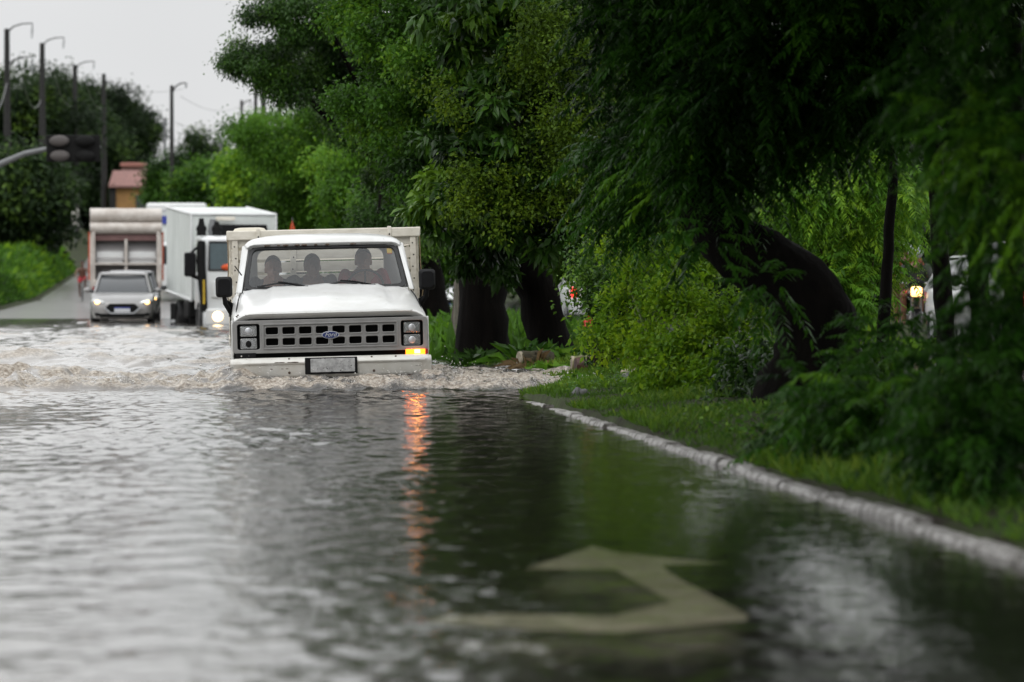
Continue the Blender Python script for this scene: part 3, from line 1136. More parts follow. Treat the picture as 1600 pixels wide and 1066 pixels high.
rf.grid(roof_pt, [-1, -.98, -.95, -.9, -.82, -.7, -.5, -.25, 0, .25, .5, .7, .82, .9, .95, .98, 1], list(range(9)))
roof = rf.build("roof", m_white, truck, smooth=60, solid=0.02)
rs = MB()
rr = random.Random(9)
for i in range(13):
    u = rr.choice([-1, -1, 1]) * rr.uniform(0.05, 0.93)
    p = roof_pt(u, 0)
    rs.ell((p.x, p.y - 0.014, p.z + 0.006), (rr.uniform(.010, .034), 0.014, rr.uniform(.006, .012)), 8, 5)
rs.build_each("rust_patch", m_rust, roof)
hd_ = MB().box((0, 1.765, 1.425), (1.55, 0.05, 0.03))
hd_.build("windscreen_header", m_white, truck)
# rear wall with window, side window frames
flat_plate("rear_wall", [(-.90, .60), (.90, .60), (.88, .98), (.80, 1.46), (-.80, 1.46), (-.88, .98)], [rrect(0, 1.225, 1.36, 0.36, 0.09)], 0.03, m_white, truck, loc=(0, 2.76, 0))
for s in (-1, 1):
    fr_ = MB()
    for pts in ([(s * .895, 1.38, .975), (s * .825, 1.84, 1.43), (s * .82, 2.66, 1.43), (s * .89, 2.72, .975)],):
        fr_.tube(pts, 0.022, 8)
    fr_.tube([(s * .88, 1.62, .98), (s * .845, 1.72, 1.32)], 0.010, 6)
    fr_.build("side_window_frame", m_white, truck)
    MB().loft([[Vector((s * (.895 - .16 * (z - .975)), y, z)) for y, z in ((1.42, .975), (1.86, 1.42), (2.64, 1.42), (2.70, .975))],
               [Vector((s * (.890 - .16 * (z - .975)), y, z)) for y, z in ((1.42, .975), (1.86, 1.42), (2.64, 1.42), (2.70, .975))]]).build("side_window", m_glass, truck, smooth=0)
# windscreen glass in its thick black seal
gm = MB()
gm.grid(lambda u, v: ws_pt(u * 0.97, v), list(np.linspace(-1, 1, 13)), list(np.linspace(0.02, 0.98, 7)))
wsg = gm.build("windscreen", m_glass, truck, smooth=80)
sm_ = MB()
loop = []
n_ = 12
def corner_loop():
    pts = []
    for sx, sv, a0 in ((1, 1, 0), (-1, 1, 90), (-1, -1, 180), (1, -1, 270)):
        for k in range(6):
            a = R(a0 + 18 * k)
            pts.append((0.975 * sx - 0.075 * sx + 0.075 * math.cos(a), 0.5 + sv * 0.5 - 0.14 * sv + 0.14 * math.sin(a)))
    dense = []
    for i in range(len(pts)):
        a, b = pts[i], pts[(i + 1) % len(pts)]
        m = max(1, int(abs(a[0] - b[0]) * 8))
        for j in range(m):
            dense.append((a[0] + (b[0] - a[0]) * j / m, a[1] + (b[1] - a[1]) * j / m))
    return dense
cl = corner_loop()
ringA = [ws_pt(u, v, 0.006) for u, v in cl]
ringB = [ws_pt(u * 0.955, 0.5 + (v - 0.5) * 0.885, 0.012) for u, v in cl]
ringC = [ws_pt(u * 0.95, 0.5 + (v - 0.5) * 0.875, -0.01) for u, v in cl]
ringD = [ws_pt(u, v, -0.012) for u, v in cl]
sm_.loft([ringA, ringB, ringC, ringD, ringA], cap=False)
sm_.build("windscreen_seal", m_rubber, wsg, smooth=40)
MB().box((0, 1.255, 0.965), (1.70, 0.06, 0.03)).build("cowl", m_white, truck)
st = MB()
c = ws_pt(0.87, 0.87, -0.012)
st.box(c, (0.055, 0.006, 0.075), (R(-48), 0, 0))
sk = st.build("sticker", m_yellow, wsg, smooth=0)
MB().box(c + Vector((0.0, -0.022, -0.026)), (0.05, 0.006, 0.022), (R(-48), 0, 0)).build("sticker_band", m_redst, sk, smooth=0)
# wipers
for pv, tips, bl in ((-0.19, (-0.60, 0.075), ((-0.70, 0.045), (-0.28, 0.085))), (0.50, (0.10, 0.055), ((-0.02, 0.02), (0.33, 0.065)))):
    wp = MB()
    a = ws_pt(pv / .86, 0.0, 0.03)
    b = ws_pt((tips[0] + pv) / 2 / .86, 0.10, 0.035)
    c2 = ws_pt((bl[0][0] + bl[1][0]) / 2 / .86, 0.13, 0.035)
    wp.tube([a, b, c2], [0.013, 0.010, 0.008], 8)
    wo = wp.build("wiper", m_blackpl, truck)
    MB().tube([ws_pt(bl[0][0] / .86, bl[0][1], 0.024), ws_pt((bl[0][0] + bl[1][0]) / 2 / .86, 0.115, 0.026), ws_pt(bl[1][0] / .86, bl[1][1], 0.024)], [0.008, 0.012, 0.008], 6).build("blade", m_rubber, wo)
    MB().ell(a, (0.018, 0.018, 0.018), 8, 6).build("pivot", m_blackpl, wo)
# mirrors
for s, zc in ((-1, 1.025), (1, 1.055)):
    mr = MB()
    cx = s * 1.045
    rings = []
    for y, k in ((1.20, 0.02), (1.175, 0.0), (1.12, 0.01), (1.085, 0.05)):
        rings.append([Vector((p[0], y, p[1])) for p in rrect(cx, zc, 0.172 - k, 0.212 - k, 0.035)])
    mr.loft(rings)
    mo = mr.build("mirror", m_blackpl, truck, smooth=40)
    br = MB()
    br.tube([(cx, 1.16, zc - 0.09), (cx - s * 0.01, 1.2, zc - 0.17), (cx - s * 0.07, 1.34, zc - 0.27)], [0.022, 0.026, 0.03], 8)
    br.loft([[Vector((s * .93, 1.30, .70)), Vector((s * .90, 1.30, .82)), Vector((s * 1.03, 1.27, .90)), Vector((s * 1.06, 1.27, .86))],
             [Vector((s * .93, 1.42, .70)), Vector((s * .90, 1.42, .82)), Vector((s * 1.03, 1.32, .90)), Vector((s * 1.06, 1.32, .86))]])
    br.build("mirror_arm", m_blackpl, mo)
    if s < 0:
        MB().tube([(s * 0.86, 1.30, 1.14), (s * 0.93, 1.28, 1.24)], [0.007, 0.005], 6).build("aerial_stub", m_blackpl, body)
# cabin
cb = MB().box((0, 1.58, 0.90), (1.66, 0.52, 0.14))
cb.build("dashboard", m_blackpl, truck, bevel=0.03)
se = MB().box((0, 2.42, 0.46), (1.6, 0.55, 0.18)).box((0, 2.66, 0.68), (1.6, 0.12, 0.50), (R(-8), 0, 0))
se.build("bench_seat", m_seat, truck, bevel=0.03)
MB().box((0, 2.2, 0.36), (1.7, 1.1, 0.03)).build("cab_floor", m_black, truck)
MB().box((0, 2.25, 1.445), (1.5, 0.9, 0.012)).build("roof_lining", m_seat, truck)
sw_ = MB()
cw = Vector((0.44, 1.92, 1.0))
Mw = Euler((R(-62), 0, 0)).to_matrix()
pts = [cw + Mw @ Vector((0.19 * math.cos(2 * math.pi * k / 24), 0.19 * math.sin(2 * math.pi * k / 24), 0)) for k in range(25)]
sw_.tube(pts, 0.014, 8)
for k in range(3):
    a = 2 * math.pi * k / 3 + 0.5
    sw_.tube([cw, cw + Mw @ Vector((0.19 * math.cos(a), 0.19 * math.sin(a), 0))], 0.012, 6)
sw_.tube([cw, cw + Vector((0, -0.32, -0.16))], 0.025, 8)
sw_.build("steering_wheel", m_blackpl, truck)

# wheels (mostly under water)
def wheel(parent, c, r, w, tyre_m=None, rim_m=None, s=1):
    c = Vector(c)
    t_ = MB()
    prof_w = [(-w / 2 + .02, r * .62), (-w / 2, r * .70), (-w / 2, r * .90), (-w / 2 + .03, r * .98), (0, r), (w / 2 - .03, r * .98), (w / 2, r * .90), (w / 2, r * .70), (w / 2 - .02, r * .62)]
    rings = []
    n = 28
    for k in range(n + 1):
        a = 2 * math.pi * k / n
        rings.append([c + Vector((x, q * math.cos(a), q * math.sin(a))) for x, q in prof_w])
    t_.loft(rings, cap=False)
    to = t_.build("wheel", tyre_m or m_rubber, parent, smooth=40)
    rm = MB()
    rm.cyl(c - Vector((w * .35, 0, 0)), c + Vector((w * .35, 0, 0)), r * .63, 24)
    rm.cyl(c - Vector((w * .40, 0, 0)), c + Vector((w * .40, 0, 0)), r * .22, 16)
    rm.build("rim", rim_m or m_steel, to, smooth=30)
    return to

for x in (-0.87, 0.87):
    for y in (0.78, 3.72):
        wheel(truck, (x, y, 0.03), 0.37, 0.20)
# chassis and slatted bed
MB().box((0, 3.0, 0.05), (0.8, 5.0, 0.14)).build("chassis", m_steel, truck)
MB().box((0, 4.25, 0.42), (2.0, 2.5, 0.08)).build("bed_floor", m_cream, truck)
MB.off = Vector((0.05, 0, 0.33))
ck = MB()
for y in (3.02, 5.46):
    for k in range(8):
        ck.box((0, y, 0.55 + k * 0.135), (1.94, 0.025, 0.104))
for s in (-1, 1):
    for k in range(8):
        ck.box((s * 1.0, 4.24, 0.55 + k * 0.135), (0.025, 2.42, 0.104))
cage = ck.build("slatted_cage", m_cream, truck, bevel=0.004)
for x in (-0.965, -0.34, 0.36, 0.965):
    po = MB().box((x, 2.99, 1.02 if abs(x) < .9 else 1.0), (0.062, 0.03, 1.06))
    pp = po.build("cage_post", m_cream, truck, bevel=0.004)
    bt = MB()
    for k in range(8):
        bt.ell((x + 0.006 * (-1) ** k, 2.974, 0.56 + k * 0.128), (0.008, 0.006, 0.008), 8, 6)
    bt.build_each("bolt", m_black, pp)
for s in (-1, 1):
    sp_ = MB()
    for y in (3.3, 4.2, 5.1):
        sp_.box((s * 1.028, y, 1.0), (0.03, 0.06, 1.06))
    sp_.build("side_posts", m_cream, cage, bevel=0.004)
tb = MB()
tb.box((0, 2.985, 1.575), (2.09, 0.045, 0.105))
top = tb.build("top_board", m_cream, truck, bevel=0.012)
MB().box((0, 5.47, 1.575), (2.09, 0.045, 0.10)).box((-1.03, 4.23, 1.585), (0.045, 2.44, 0.09)).box((1.03, 4.23, 1.585), (0.045, 2.44, 0.09)).build("top_rails", m_cream, cage, bevel=0.008)
cp = MB()
for x in (-0.71, 0.71):
    cp.box((x, 2.955, 1.585), (0.042, 0.02, 0.115))
cp.build("clamps", m_cream, top, bevel=0.005)
bt = MB()
for x in (-0.71, 0.71):
    bt.ell((x, 2.943, 1.555), (0.010, 0.006, 0.010), 8, 6)
bt.build_each("bolt", m_black, top)
m_rope = mat("brown_rope", (0.22, 0.16, 0.09), 0.9, var=0.4, scale=60)
for s in (-1, 1):
    MB().tube([(s * 1.04, 2.97, 1.53), (s * 1.04, 2.94, 1.25), (s * 1.06, 2.92, 0.95), (s * 1.03, 2.95, 0.72)], 0.006, 6).build("rope", m_rope, truck)
MB.off = Vector((0, 0, 0))
crate_lid = MB()
rings = []
for z, k in ((1.36, 0.0), (1.86, 0.0), (1.92, 0.03), (1.965, 0.10), (1.975, 0.2)):
    rings.append([Vector((p[0], p[1], z)) for p in rrect(0, 0, 0.42 - k, 0.55 - k, 0.05)])
crate_lid.loft(rings)
crate = crate_lid.build("storage_crate", mat("cream_plastic", (0.66, 0.61, 0.50), 0.5, var=0.15, scale=5), None, smooth=60)
crate.matrix_world = TM @ Matrix.Translation((-0.75, 3.42, 0.02))
tag(crate, "cream rounded crate standing in the pickup's slatted bed behind its top board", "crate")
MB.off = Vector((0, 0, 0))

m_shirt_g = mat("grey_shirt", (0.10, 0.10, 0.11), 0.8, var=0.25)
m_shirt_b = mat("dark_blue_shirt", (0.06, 0.065, 0.085), 0.8, var=0.25)
m_shirt_r = mat("red_tank_top", (0.48, 0.05, 0.06), 0.8, var=0.25)
m_skin2 = mat("lighter_brown_skin", (0.42, 0.20, 0.13), 0.5, var=0.2, scale=12)
m_skin3 = mat("dark_brown_skin", (0.17, 0.085, 0.06), 0.5, var=0.2, scale=12)
occupant("person by the passenger window in a dark blue shirt with an arm on the sill", -0.52, 2.25, 0.83, m_skin2, m_shirt_b, parent_m=TM, arms="window")
occupant("person in a grey shirt sitting in the middle of the pickup bench", -0.10, 2.27, 0.84, m_skin, m_shirt_g, parent_m=TM, yaw=0.25)
occupant("driver in a red sleeveless top holding the pickup's steering wheel", 0.44, 2.25, 0.87, m_skin2, m_shirt_r, driver=True, parent_m=TM, tall=0.02)

# ------------------------------------------------------------------ traffic behind the pickup
m_carglass = mat("dark_car_glass", (0.035, 0.040, 0.045), 0.08, var=0.2, spec=0.6)
m_silverpaint = mat("silver_paint", (0.29, 0.283, 0.28), 0.3, var=0.08, metal=0.25, coat=0.5, scale=3)
m_whitepaint = mat("clean_white_paint", (0.70, 0.71, 0.71), 0.3, var=0.06, coat=0.5, scale=3)
m_darkpaint = mat("dark_car_paint", (0.025, 0.026, 0.03), 0.25, var=0.2, coat=0.5)
m_greypaint = mat("grey_paint", (0.13, 0.135, 0.14), 0.3, var=0.1, coat=0.4)
m_platew = mat("clean_plate", (0.62, 0.63, 0.66), 0.5, var=0.12, scale=20)
m_plateb = mat("plate_blue_band", (0.03, 0.05, 0.30), 0.4, var=0.1)
m_boxw = mat("white_box_panel", (0.66, 0.69, 0.67), 0.45, col2=(0.54, 0.57, 0.55), scale=1.3, stretch=(1, 1, 0.4), spots=((0.35, 0.34, 0.31), 7, 0.68))
m_orange = mat("orange_cloth", (0.75, 0.10, 0.02), 0.7, var=0.3)
m_yellowp = mat("yellow_strap", (0.60, 0.40, 0.03), 0.6, var=0.3)
m_redlit = mat("lit_tail_lamp", (0.6, 0.01, 0.01), 0.3, emit=(1, 0.03, 0.02), emit_strength=2.2)


def sec(w, zlo, zhi, y, r=0.09, tuck=0.06):
    """Car body cross-section with a tucked sill and rounded shoulder."""
    zm = zlo + (zhi - zlo) * 0.55
    half = [(w - tuck - .08, zlo), (w - tuck, zlo + .03), (w - 0.015, zlo + (zm - zlo) * .6), (w, zm), (w - 0.02, zhi - r * .9), (w - r * .5, zhi - r * .25), (w - r * 1.5, zhi)]
    return [Vector((a, y, b)) for a, b in half] + [Vector((-a, y, b)) for a, b in reversed(half)]


def make_car(label, cat, loc, yaw, paint, L=4.0, W=1.74, H=1.48, lights="front", grille="hex", group=None, lamp=None, pickup=False, roof_rails=False):
    """Hatchback or pickup with its nose at y = 0 looking towards -Y."""
    root = thing("parked_car" if cat == "parked car" else ("utility_pickup" if pickup else "car"), label, cat, loc, (0, 0, yaw), group)
    w = W / 2
    bel = 0.93 * H / 1.48
    b = MB()
    tab = [(0.0, w - .20, .30, .60), (0.05, w - .10, .22, .68), (0.25, w - .03, .20, .78), (0.7, w, .19, .88), (1.05, w, .19, bel), (2.0, w, .19, bel + .01), (L - .8, w, .19, bel + .02), (L - .25, w - .04, .22, bel + .02), (L - .05, w - .08, .25, bel - .05), (L, w - .14, .32, .70)]
    b.loft([sec(a, lo, hi, y) for y, a, lo, hi in tab])
    body = b.build("car_body", paint, root, smooth=45)
    g = MB()
    cab_end = 2.75 if pickup else L - 0.10
    roof_end = 2.35 if pickup else L - 0.75

    def gsec(y, z, a):
        return [Vector((a, y, z)), Vector((-a, y, z))]
    hb_, ht = w - 0.11, w - 0.27
    low = [(0.98, bel - .03), (cab_end, bel - .02)]
    V8 = [Vector((hb_, 0.95, bel - .03)), Vector((-hb_, 0.95, bel - .03)), Vector((-hb_, cab_end, bel - .02)), Vector((hb_, cab_end, bel - .02)),
          Vector((ht, 1.78, H - .05)), Vector((-ht, 1.78, H - .05)), Vector((-ht, roof_end, H - .04)), Vector((ht, roof_end, H - .04))]
    g.add(V8, [(0, 3, 2, 1), (4, 5, 6, 7), (0, 1, 5, 4), (1, 2, 6, 5), (2, 3, 7, 6), (3, 0, 4, 7)])
    g.build("windows", m_carglass, root, bevel=0.05, smooth=40, seg=3)
    r_ = MB()
    rr_ = []
    for y, dz, k in ((1.70, -.055, 0), (1.80, -.02, .01), (2.1, .0, .01), (roof_end - .3, .0, .01), (roof_end + .02, -.03, 0)):
        a = ht + k
        rr_.append([Vector((-a - .01, y, H + dz - .035)), Vector((-a + .05, y, H + dz - .003)), Vector((0, y, H + dz + .012)), Vector((a - .05, y, H + dz - .003)), Vector((a + .01, y, H + dz - .035)), Vector((0, y, H + dz - .05))])
    r_.loft(rr_)
    r_.build("roof", paint, root, smooth=50)
    for s in (-1, 1):
        for pa, pb, pr_ in (((s * (hb_ + .0), 0.93, bel - .03), (s * (ht + .01), 1.76, H - .045), .035), ((s * (hb_ + .01), cab_end, bel - .02), (s * (ht + .015), roof_end, H - .045), .055), ((s * (hb_ + .012), 2.15, bel - .02), (s * (ht + .016), 2.15, H - .045), .03)):
            MB().tube([pa, pb], pr_, 8).build("pillar", paint, root)
        m = MB().ell((s * (w + .09), 1.12, bel + .05), (0.10, 0.07, 0.075), 12, 8)
        mo = m.build("mirror", paint if not pickup else m_blackpl, root)
        MB().tube([(s * (w - .08), 1.15, bel - .01), (s * (w + .05), 1.12, bel + .03)], 0.022, 6).build("mirror_arm", m_blackpl, mo)
    for s in (-1, 1):
        for y in (0.78, L - 0.72):
            wheel(root, (s * (w - .11), y, .30), .30, .19, rim_m=m_silver)
    # nose
    if grille == "hex":
        hx = [(-.46, .50), (-.33, .62), (.33, .62), (.46, .50), (.30, .36), (-.30, .36)]
        go = MB().loft([[Vector((x, -.035, z)) for x, z in hx], [Vector((x, .06, z)) for x, z in hx]]).build("grille", m_black, root, smooth=0)
        ring = MB()
        ring.tube([(x * 1.02, -.04, z) for x, z in hx[3:] + hx[:1]], 0.022, 6)
        ring.build("grille_surround", m_silver, go)
    else:
        go = MB().box((0, 0.0, .55), (.95, .10, .16)).build("grille", m_black, root, bevel=0.02)
    MB().box((0, 0.02, .30), (1.20, .10, .10)).build("lower_intake", m_black, root, bevel=0.02)
    pl = MB().box((0, -.058, .455), (.42, .012, .13)).build("licence_plate", m_platew, root)
    MB().box((0, -.066, .505), (.42, .006, .03)).build("plate_band", m_plateb, pl)
    for s in (-1, 1):
        h = MB().ell((s * (w - .24), .10, .66), (.21, .10, .075), 14, 8, Euler((0, s * R(-14), s * R(14))).to_matrix())
        ho = h.build("headlight", m_chrome, root)
        if lights == "front":
            lm = MB().ell((s * (w - .20), -.005, .655), (.065, .035, .05), 10, 7)
            lm.build("lit_bulb", lamp or m_head_warm, ho)
        t_ = MB().box((s * (w - .17), L - .07, .80), (.20, .16, .26))
        t_.build("tail_lamp", m_redlit if lights == "rear" else m_redlens, root, bevel=0.04)
        f = MB().ell((s * (w - .22), .03, .33), (.09, .05, .05), 10, 7)
        f.build("fog_lamp_recess", m_black, root)
    if pickup:
        MB().box((0, 2.72, bel + .16), (W - .42, .03, .10)).build("cab_rear_bar", paint, root, bevel=.01)
    return root


def face(v, extra=0.0):
    return math.atan2(-v, 1) + extra

# silver hatchback at the water's edge
make_car("silver hatchback driving at the water's edge with both small front lamps lit", "car", (at(191, 503, 86).x, 86, -0.115), 0.1056, m_silverpaint)
# dark car half hidden behind it
make_car("dark car mostly hidden behind the silver hatchback, one warm lamp showing", "car", (at(200, 500, 92).x, 92.5, -0.05), 0.1056, m_darkpaint, lamp=mat("lit_side_lamp", (1, .7, .3), .3, emit=(1, .5, .15), emit_strength=9), grille="bar", W=1.76)


def make_box_truck():
    d = 82.2
    x0 = at(383, 500, d).x
    root = thing("box_truck", "white box truck with one round headlamp lit following the pickup through the water", "box truck", (x0, d, -0.27), (R(0), 0, 0.235))
    tilt = R(1.6)

    MB.off = Vector((0, 0, 0.30))
    c = MB()
    wz = 1.08
    prof_c = [(0.0, .34), (0.0, 1.20), (.03, 1.35), (.20, 2.16), (.36, 2.24), (1.55, 2.26), (1.60, 2.2), (1.60, .34)]
    rings = []
    for u in (-1, -.97, -.9, .9, .97, 1):
        k = max(0, (abs(u) - .9) / .1)
        rings.append([Vector((u * wz, y + .07 * k * (y < .5), z - .05 * k * (z > 2.2))) for y, z in prof_c])
    c.loft(rings)
    cab = c.build("cab", m_whitepaint, root, smooth=30, bevel=.02)
    wsl = MB()
    wsl.add([Vector((-.93, .02, 1.36)), Vector((.93, .02, 1.36)), Vector((.90, .165, 2.08)), Vector((-.90, .165, 2.08)),
             Vector((-.93, .12, 1.36)), Vector((.93, .12, 1.36)), Vector((.90, .265, 2.08)), Vector((-.90, .265, 2.08))],
            [(0, 1, 2, 3), (4, 7, 6, 5), (0, 4, 5, 1), (3, 2, 6, 7), (0, 3, 7, 4), (1, 5, 6, 2)])
    wso = wsl.build("windscreen", mat("teal_tinted_glass", (0.045, 0.075, 0.085), 0.1, var=.2), root)
    MB().tube([(-.93, .015, 1.36), (.93, .015, 1.36), (.90, .16, 2.08), (-.90, .16, 2.08), (-.93, .015, 1.36)], .03, 6).build("seal", m_rubber, wso)
    MB().ell((-.40, .00, 1.43), (.22, .05, .09), 12, 7).build("dashboard_cloth", m_orange, wso)
    MB().box((0, -.02, .86), (1.72, .05, .42)).build("front_panel", m_whitepaint, cab, bevel=.02)
    MB().box((-.35, -.05, 1.03), (.75, .02, .05)).build("panel_slot", m_greypaint, cab)
    MB().box((0, .03, .15), (2.16, .26, .44)).build("bumper", m_whitepaint, root, bevel=.05)
    MB().box((0, .35, -.15), (1.7, .4, .2)).build("under_guard", m_black, root)
    for s in (-1, 1):
        h = MB().ell((s * .72, -.10, .17), (.13, .06, .12), 14, 8).build("headlight", m_head if s < 0 else m_chrome, root)
        t = MB().ell((-.30 if s < 0 else .98, -.10, .25), (.07, .04, .06), 10, 7).build("side_lamp", m_redlens, root)
        MB().ell((-.30 if s < 0 else .98, -.11, .13), (.06, .03, .05), 10, 7).build("bulb", m_head_warm, t)
        MB().loft([[Vector((s * (wz + .012), y, z)) for y, z in ((.28, 1.32), (.40, 2.05), (1.15, 2.05), (1.15, 1.32))],
                   [Vector((s * (wz - .02), y, z)) for y, z in ((.28, 1.32), (.40, 2.05), (1.15, 2.05), (1.15, 1.32))]]).build("side_window", m_carglass, root, smooth=0)
        m = MB()
        m.box((s * (wz + .34), -.02, 1.50), (.30, .16, .62))
        mo = m.build("mirror", m_blackpl, root, bevel=.05)
        MB().tube([(s * (wz + .30), .0, 1.22), (s * (wz + .04), .08, 1.12), (s * (wz - .05), .10, 1.2)], .05, 8).tube([(s * (wz + .3), .0, 1.8), (s * (wz + .08), .1, 2.0), (s * (wz - .04), .2, 2.05)], .035, 8).build("mirror_arm", m_blackpl, mo)
    # black intake stack and yellow strap down the cab's corner
    st = MB()
    st.tube([(-wz - .03, .10, 2.1), (-wz - .06, .02, 1.6), (-wz - .03, .0, 1.1), (-wz + .02, -.02, .3)], [.10, .12, .11, .09], 10)
    st.build("corner_trim", m_black, root)
    MB().box((-wz + .0, -.12, .80), (.05, .04, .62)).build("strap", m_yellowp, root)
    fan = MB()
    for cx, h in ((-1.02, .45), (-.62, .36)):
        fan.tube([(cx, .75, 2.25), (cx, .75, 2.25 + h)], [.13, .06], 10).ell((cx, .75, 2.42), (.14, .1, .14), 10, 7)
    fan.build("roof_beacons", m_black, root)
    MB.off = Vector((0, 0, 0))
    # cargo box, pitched forward a little on its chassis
    def T(x, y, z):
        return Vector((x, y, z + math.tan(tilt) * (y - 2.2)))
    bx = MB()
    W_, y0, y1, z0, z1 = 1.12, 1.95, 7.0, .88, 3.14
    bx.add([T(-W_, y0, z0), T(W_, y0, z0), T(W_, y1, z0 + .1), T(-W_, y1, z0 + .1), T(-W_, y0, z1), T(W_, y0, z1), T(W_, y1, z1 + .16), T(-W_, y1, z1 + .16)],
           [(0, 3, 2, 1), (4, 5, 6, 7), (0, 1, 5, 4), (1, 2, 6, 5), (2, 3, 7, 6), (3, 0, 4, 7)])
    box = bx.build("cargo_box", m_boxw, root, bevel=.02)
    tr_ = MB()
    for s in (-1, 1):
        tr_.tube([T(s * W_, y0 - .01, z1 + .0), T(s * W_, y1, z1 + .16)], .035, 6)
        tr_.tube([T(s * W_, y0 - .01, z0), T(s * W_, y0 - .01, z1)], .03, 6)
        tr_.tube([T(s * W_, y0, z0), T(s * W_, y1, z0 + .1)], .045, 6)
    tr_.tube([T(-W_, y0 - .01, z1), T(W_, y0 - .01, z1)], .04, 6)
    tr_.build("edge_trim", m_whitepaint, box)
    rib = MB()
    for k in range(8):
        y = y0 + .5 + k * .58
        rib.box(T(-W_ - .005, y, (z0 + z1) / 2 + .1), (.014, .03, z1 - z0 - .1))
    rib.build("panel_seams", m_boxw, box)
    cu = MB().box(T(.22, y0 - .14, z1 - .42), (1.25, .26, .30))
    cool = cu.build("cooling_unit", m_black, box, bevel=.03)
    MB().box(T(-.25, y0 - .2, z1 - .12), (.50, .12, .10)).build("cooling_cap", m_cream, cool, bevel=.02)
    MB().tube([T(-.55, y0 - .16, z1 - .15), T(-.62, y0 - .2, z1 - .45), T(-.50, y0 - .16, z1 - .75)], .10, 8).build("hose", m_greypaint, cool)
    MB().box((0, 4.4, .72), (1.0, 5.2, .18)).build("chassis", m_black, root)
    MB().box((-1.0, 2.6, .62), (.35, .9, .45)).build("fuel_tank", m_black, root, bevel=.06)
    for x, y in ((-.98, .85), (.98, .85), (-.96, 5.2), (.96, 5.2), (-.70, 5.2), (.70, 5.2)):
        wheel(root, (x, y, .43), .43, .24)
    fl = MB()
    for s in (-1, 1):
        fl.box((s * .98, 5.75, .55), (.40, .02, .45))
    fl.build("mud_flaps", m_rubber, root)
    return root

make_box_truck()


def make_garbage_truck():
    d = 112.0
    x0 = at(197, 460, d).x
    z = float(prof(d))
    root = thing("garbage_truck", "grubby white refuse truck with an open two bay rear hopper behind the silver hatchback", "garbage truck", (x0, d, z), (0, 0, 0.1056))
    m_g = mat("grubby_white_steel", (0.60, 0.56, 0.52), 0.5, col2=(0.42, 0.37, 0.33), scale=2.4, spots=((0.25, 0.19, 0.15), 6, 0.63))
    m_gd = mat("hopper_steel", (0.36, 0.35, 0.35), 0.5, col2=(0.26, 0.25, 0.25), scale=3, stretch=(.3, 1, 3))
    m_mr = mat("faded_maroon", (0.22, 0.12, 0.115), 0.6, var=.3)
    w = 1.25
    sd = MB()
    for s in (-1, 1):
        pr = [(0.05, .75), (-.05, 1.6), (.15, 2.6), (.5, 3.35), (2.6, 3.45), (2.6, .75)]
        sd.loft([[Vector((s * (w - .08), y, zz)) for y, zz in pr], [Vector((s * w, y, zz)) for y, zz in pr]])
    side = sd.build("side_walls", m_g, root, smooth=0, bevel=.02)
    rt = MB()
    rt.tube([(-w, .42, 3.32), (w, .42, 3.32)], .26, 12)
    rt.tube([(-w, .22, 2.88), (w, .22, 2.88)], .20, 12)
    rt.build("tailgate_top", m_g, root)
    MB().box((0, 1.8, 3.46), (2.45, 2.4, .08)).build("roof_sheet", m_whitepaint, root, bevel=.03)
    MB().box((0, .30, 2.55), (2.3, .10, .22)).build("maroon_panel", m_mr, root, bevel=.02)
    sg = MB()
    for zz, dep in ((2.05, .38), (1.25, .48)):
        sg.add([Vector((-w + .08, dep + .3, zz + .42)), Vector((w - .08, dep + .3, zz + .42)), Vector((w - .08, dep - .1, zz - .28)), Vector((-w + .08, dep - .1, zz - .28)),
                Vector((-w + .08, dep + .4, zz + .42)), Vector((w - .08, dep + .4, zz + .42)), Vector((w - .08, dep + .0, zz - .28)), Vector((-w + .08, dep + .0, zz - .28))],
               [(0, 1, 2, 3), (4, 7, 6, 5), (0, 4, 5, 1), (3, 2, 6, 7), (0, 3, 7, 4), (1, 5, 6, 2)])
    sg.build("hopper_plates", m_gd, root, smooth=0)
    dv = MB()
    dv.box((0, .25, 1.70), (.10, .30, 1.6))
    dv.box((-w + .12, .18, 1.75), (.12, .35, 2.0)).box((w - .12, .18, 1.75), (.12, .35, 2.0))
    dv.box((0, .20, 1.62), (2.3, .34, .07)).box((0, .16, .92), (2.4, .40, .30))
    dv.build("frames", m_g, root, bevel=.02)
    wp = MB()
    for s in (-1, 1):
        wp.box((s * .56, .36, 1.86), (.92, .06, .40))
    wp.build("inner_panels", m_whitepaint, root, bevel=.02)
    MB().box((-w - .03, .35, 1.9), (.06, .10, 1.7)).box((w + .03, .35, 1.9), (.06, .10, 1.7)).build("red_markers", mat("red_orange_marker", (.62, .10, .03), .5, var=.3), root)
    bd_ = MB().box((0, 4.2, 2.1), (2.46, 3.2, 2.6))
    bd_.build("compactor_body", m_g, root, bevel=.08)
    MB().box((0, 6.9, 1.75), (2.3, 1.7, 2.0)).build("cab", m_whitepaint, root, bevel=.10)
    MB().box((0, 4, .68), (1.0, 6.5, .2)).build("chassis", m_black, root)
    MB().box((0, -.08, .66), (2.4, .12, .16)).build("rear_step", m_steel, root, bevel=.02)
    for s in (-1, 1):
        MB().box((s * 1.05, -.15, .78), (.22, .05, .10)).build("tail_lamp", m_redlens, root)
        for y in (2.0, 3.3, 6.9):
            wheel(root, (s * 1.02, y, .48), .48, .28)
    return root

make_garbage_truck()


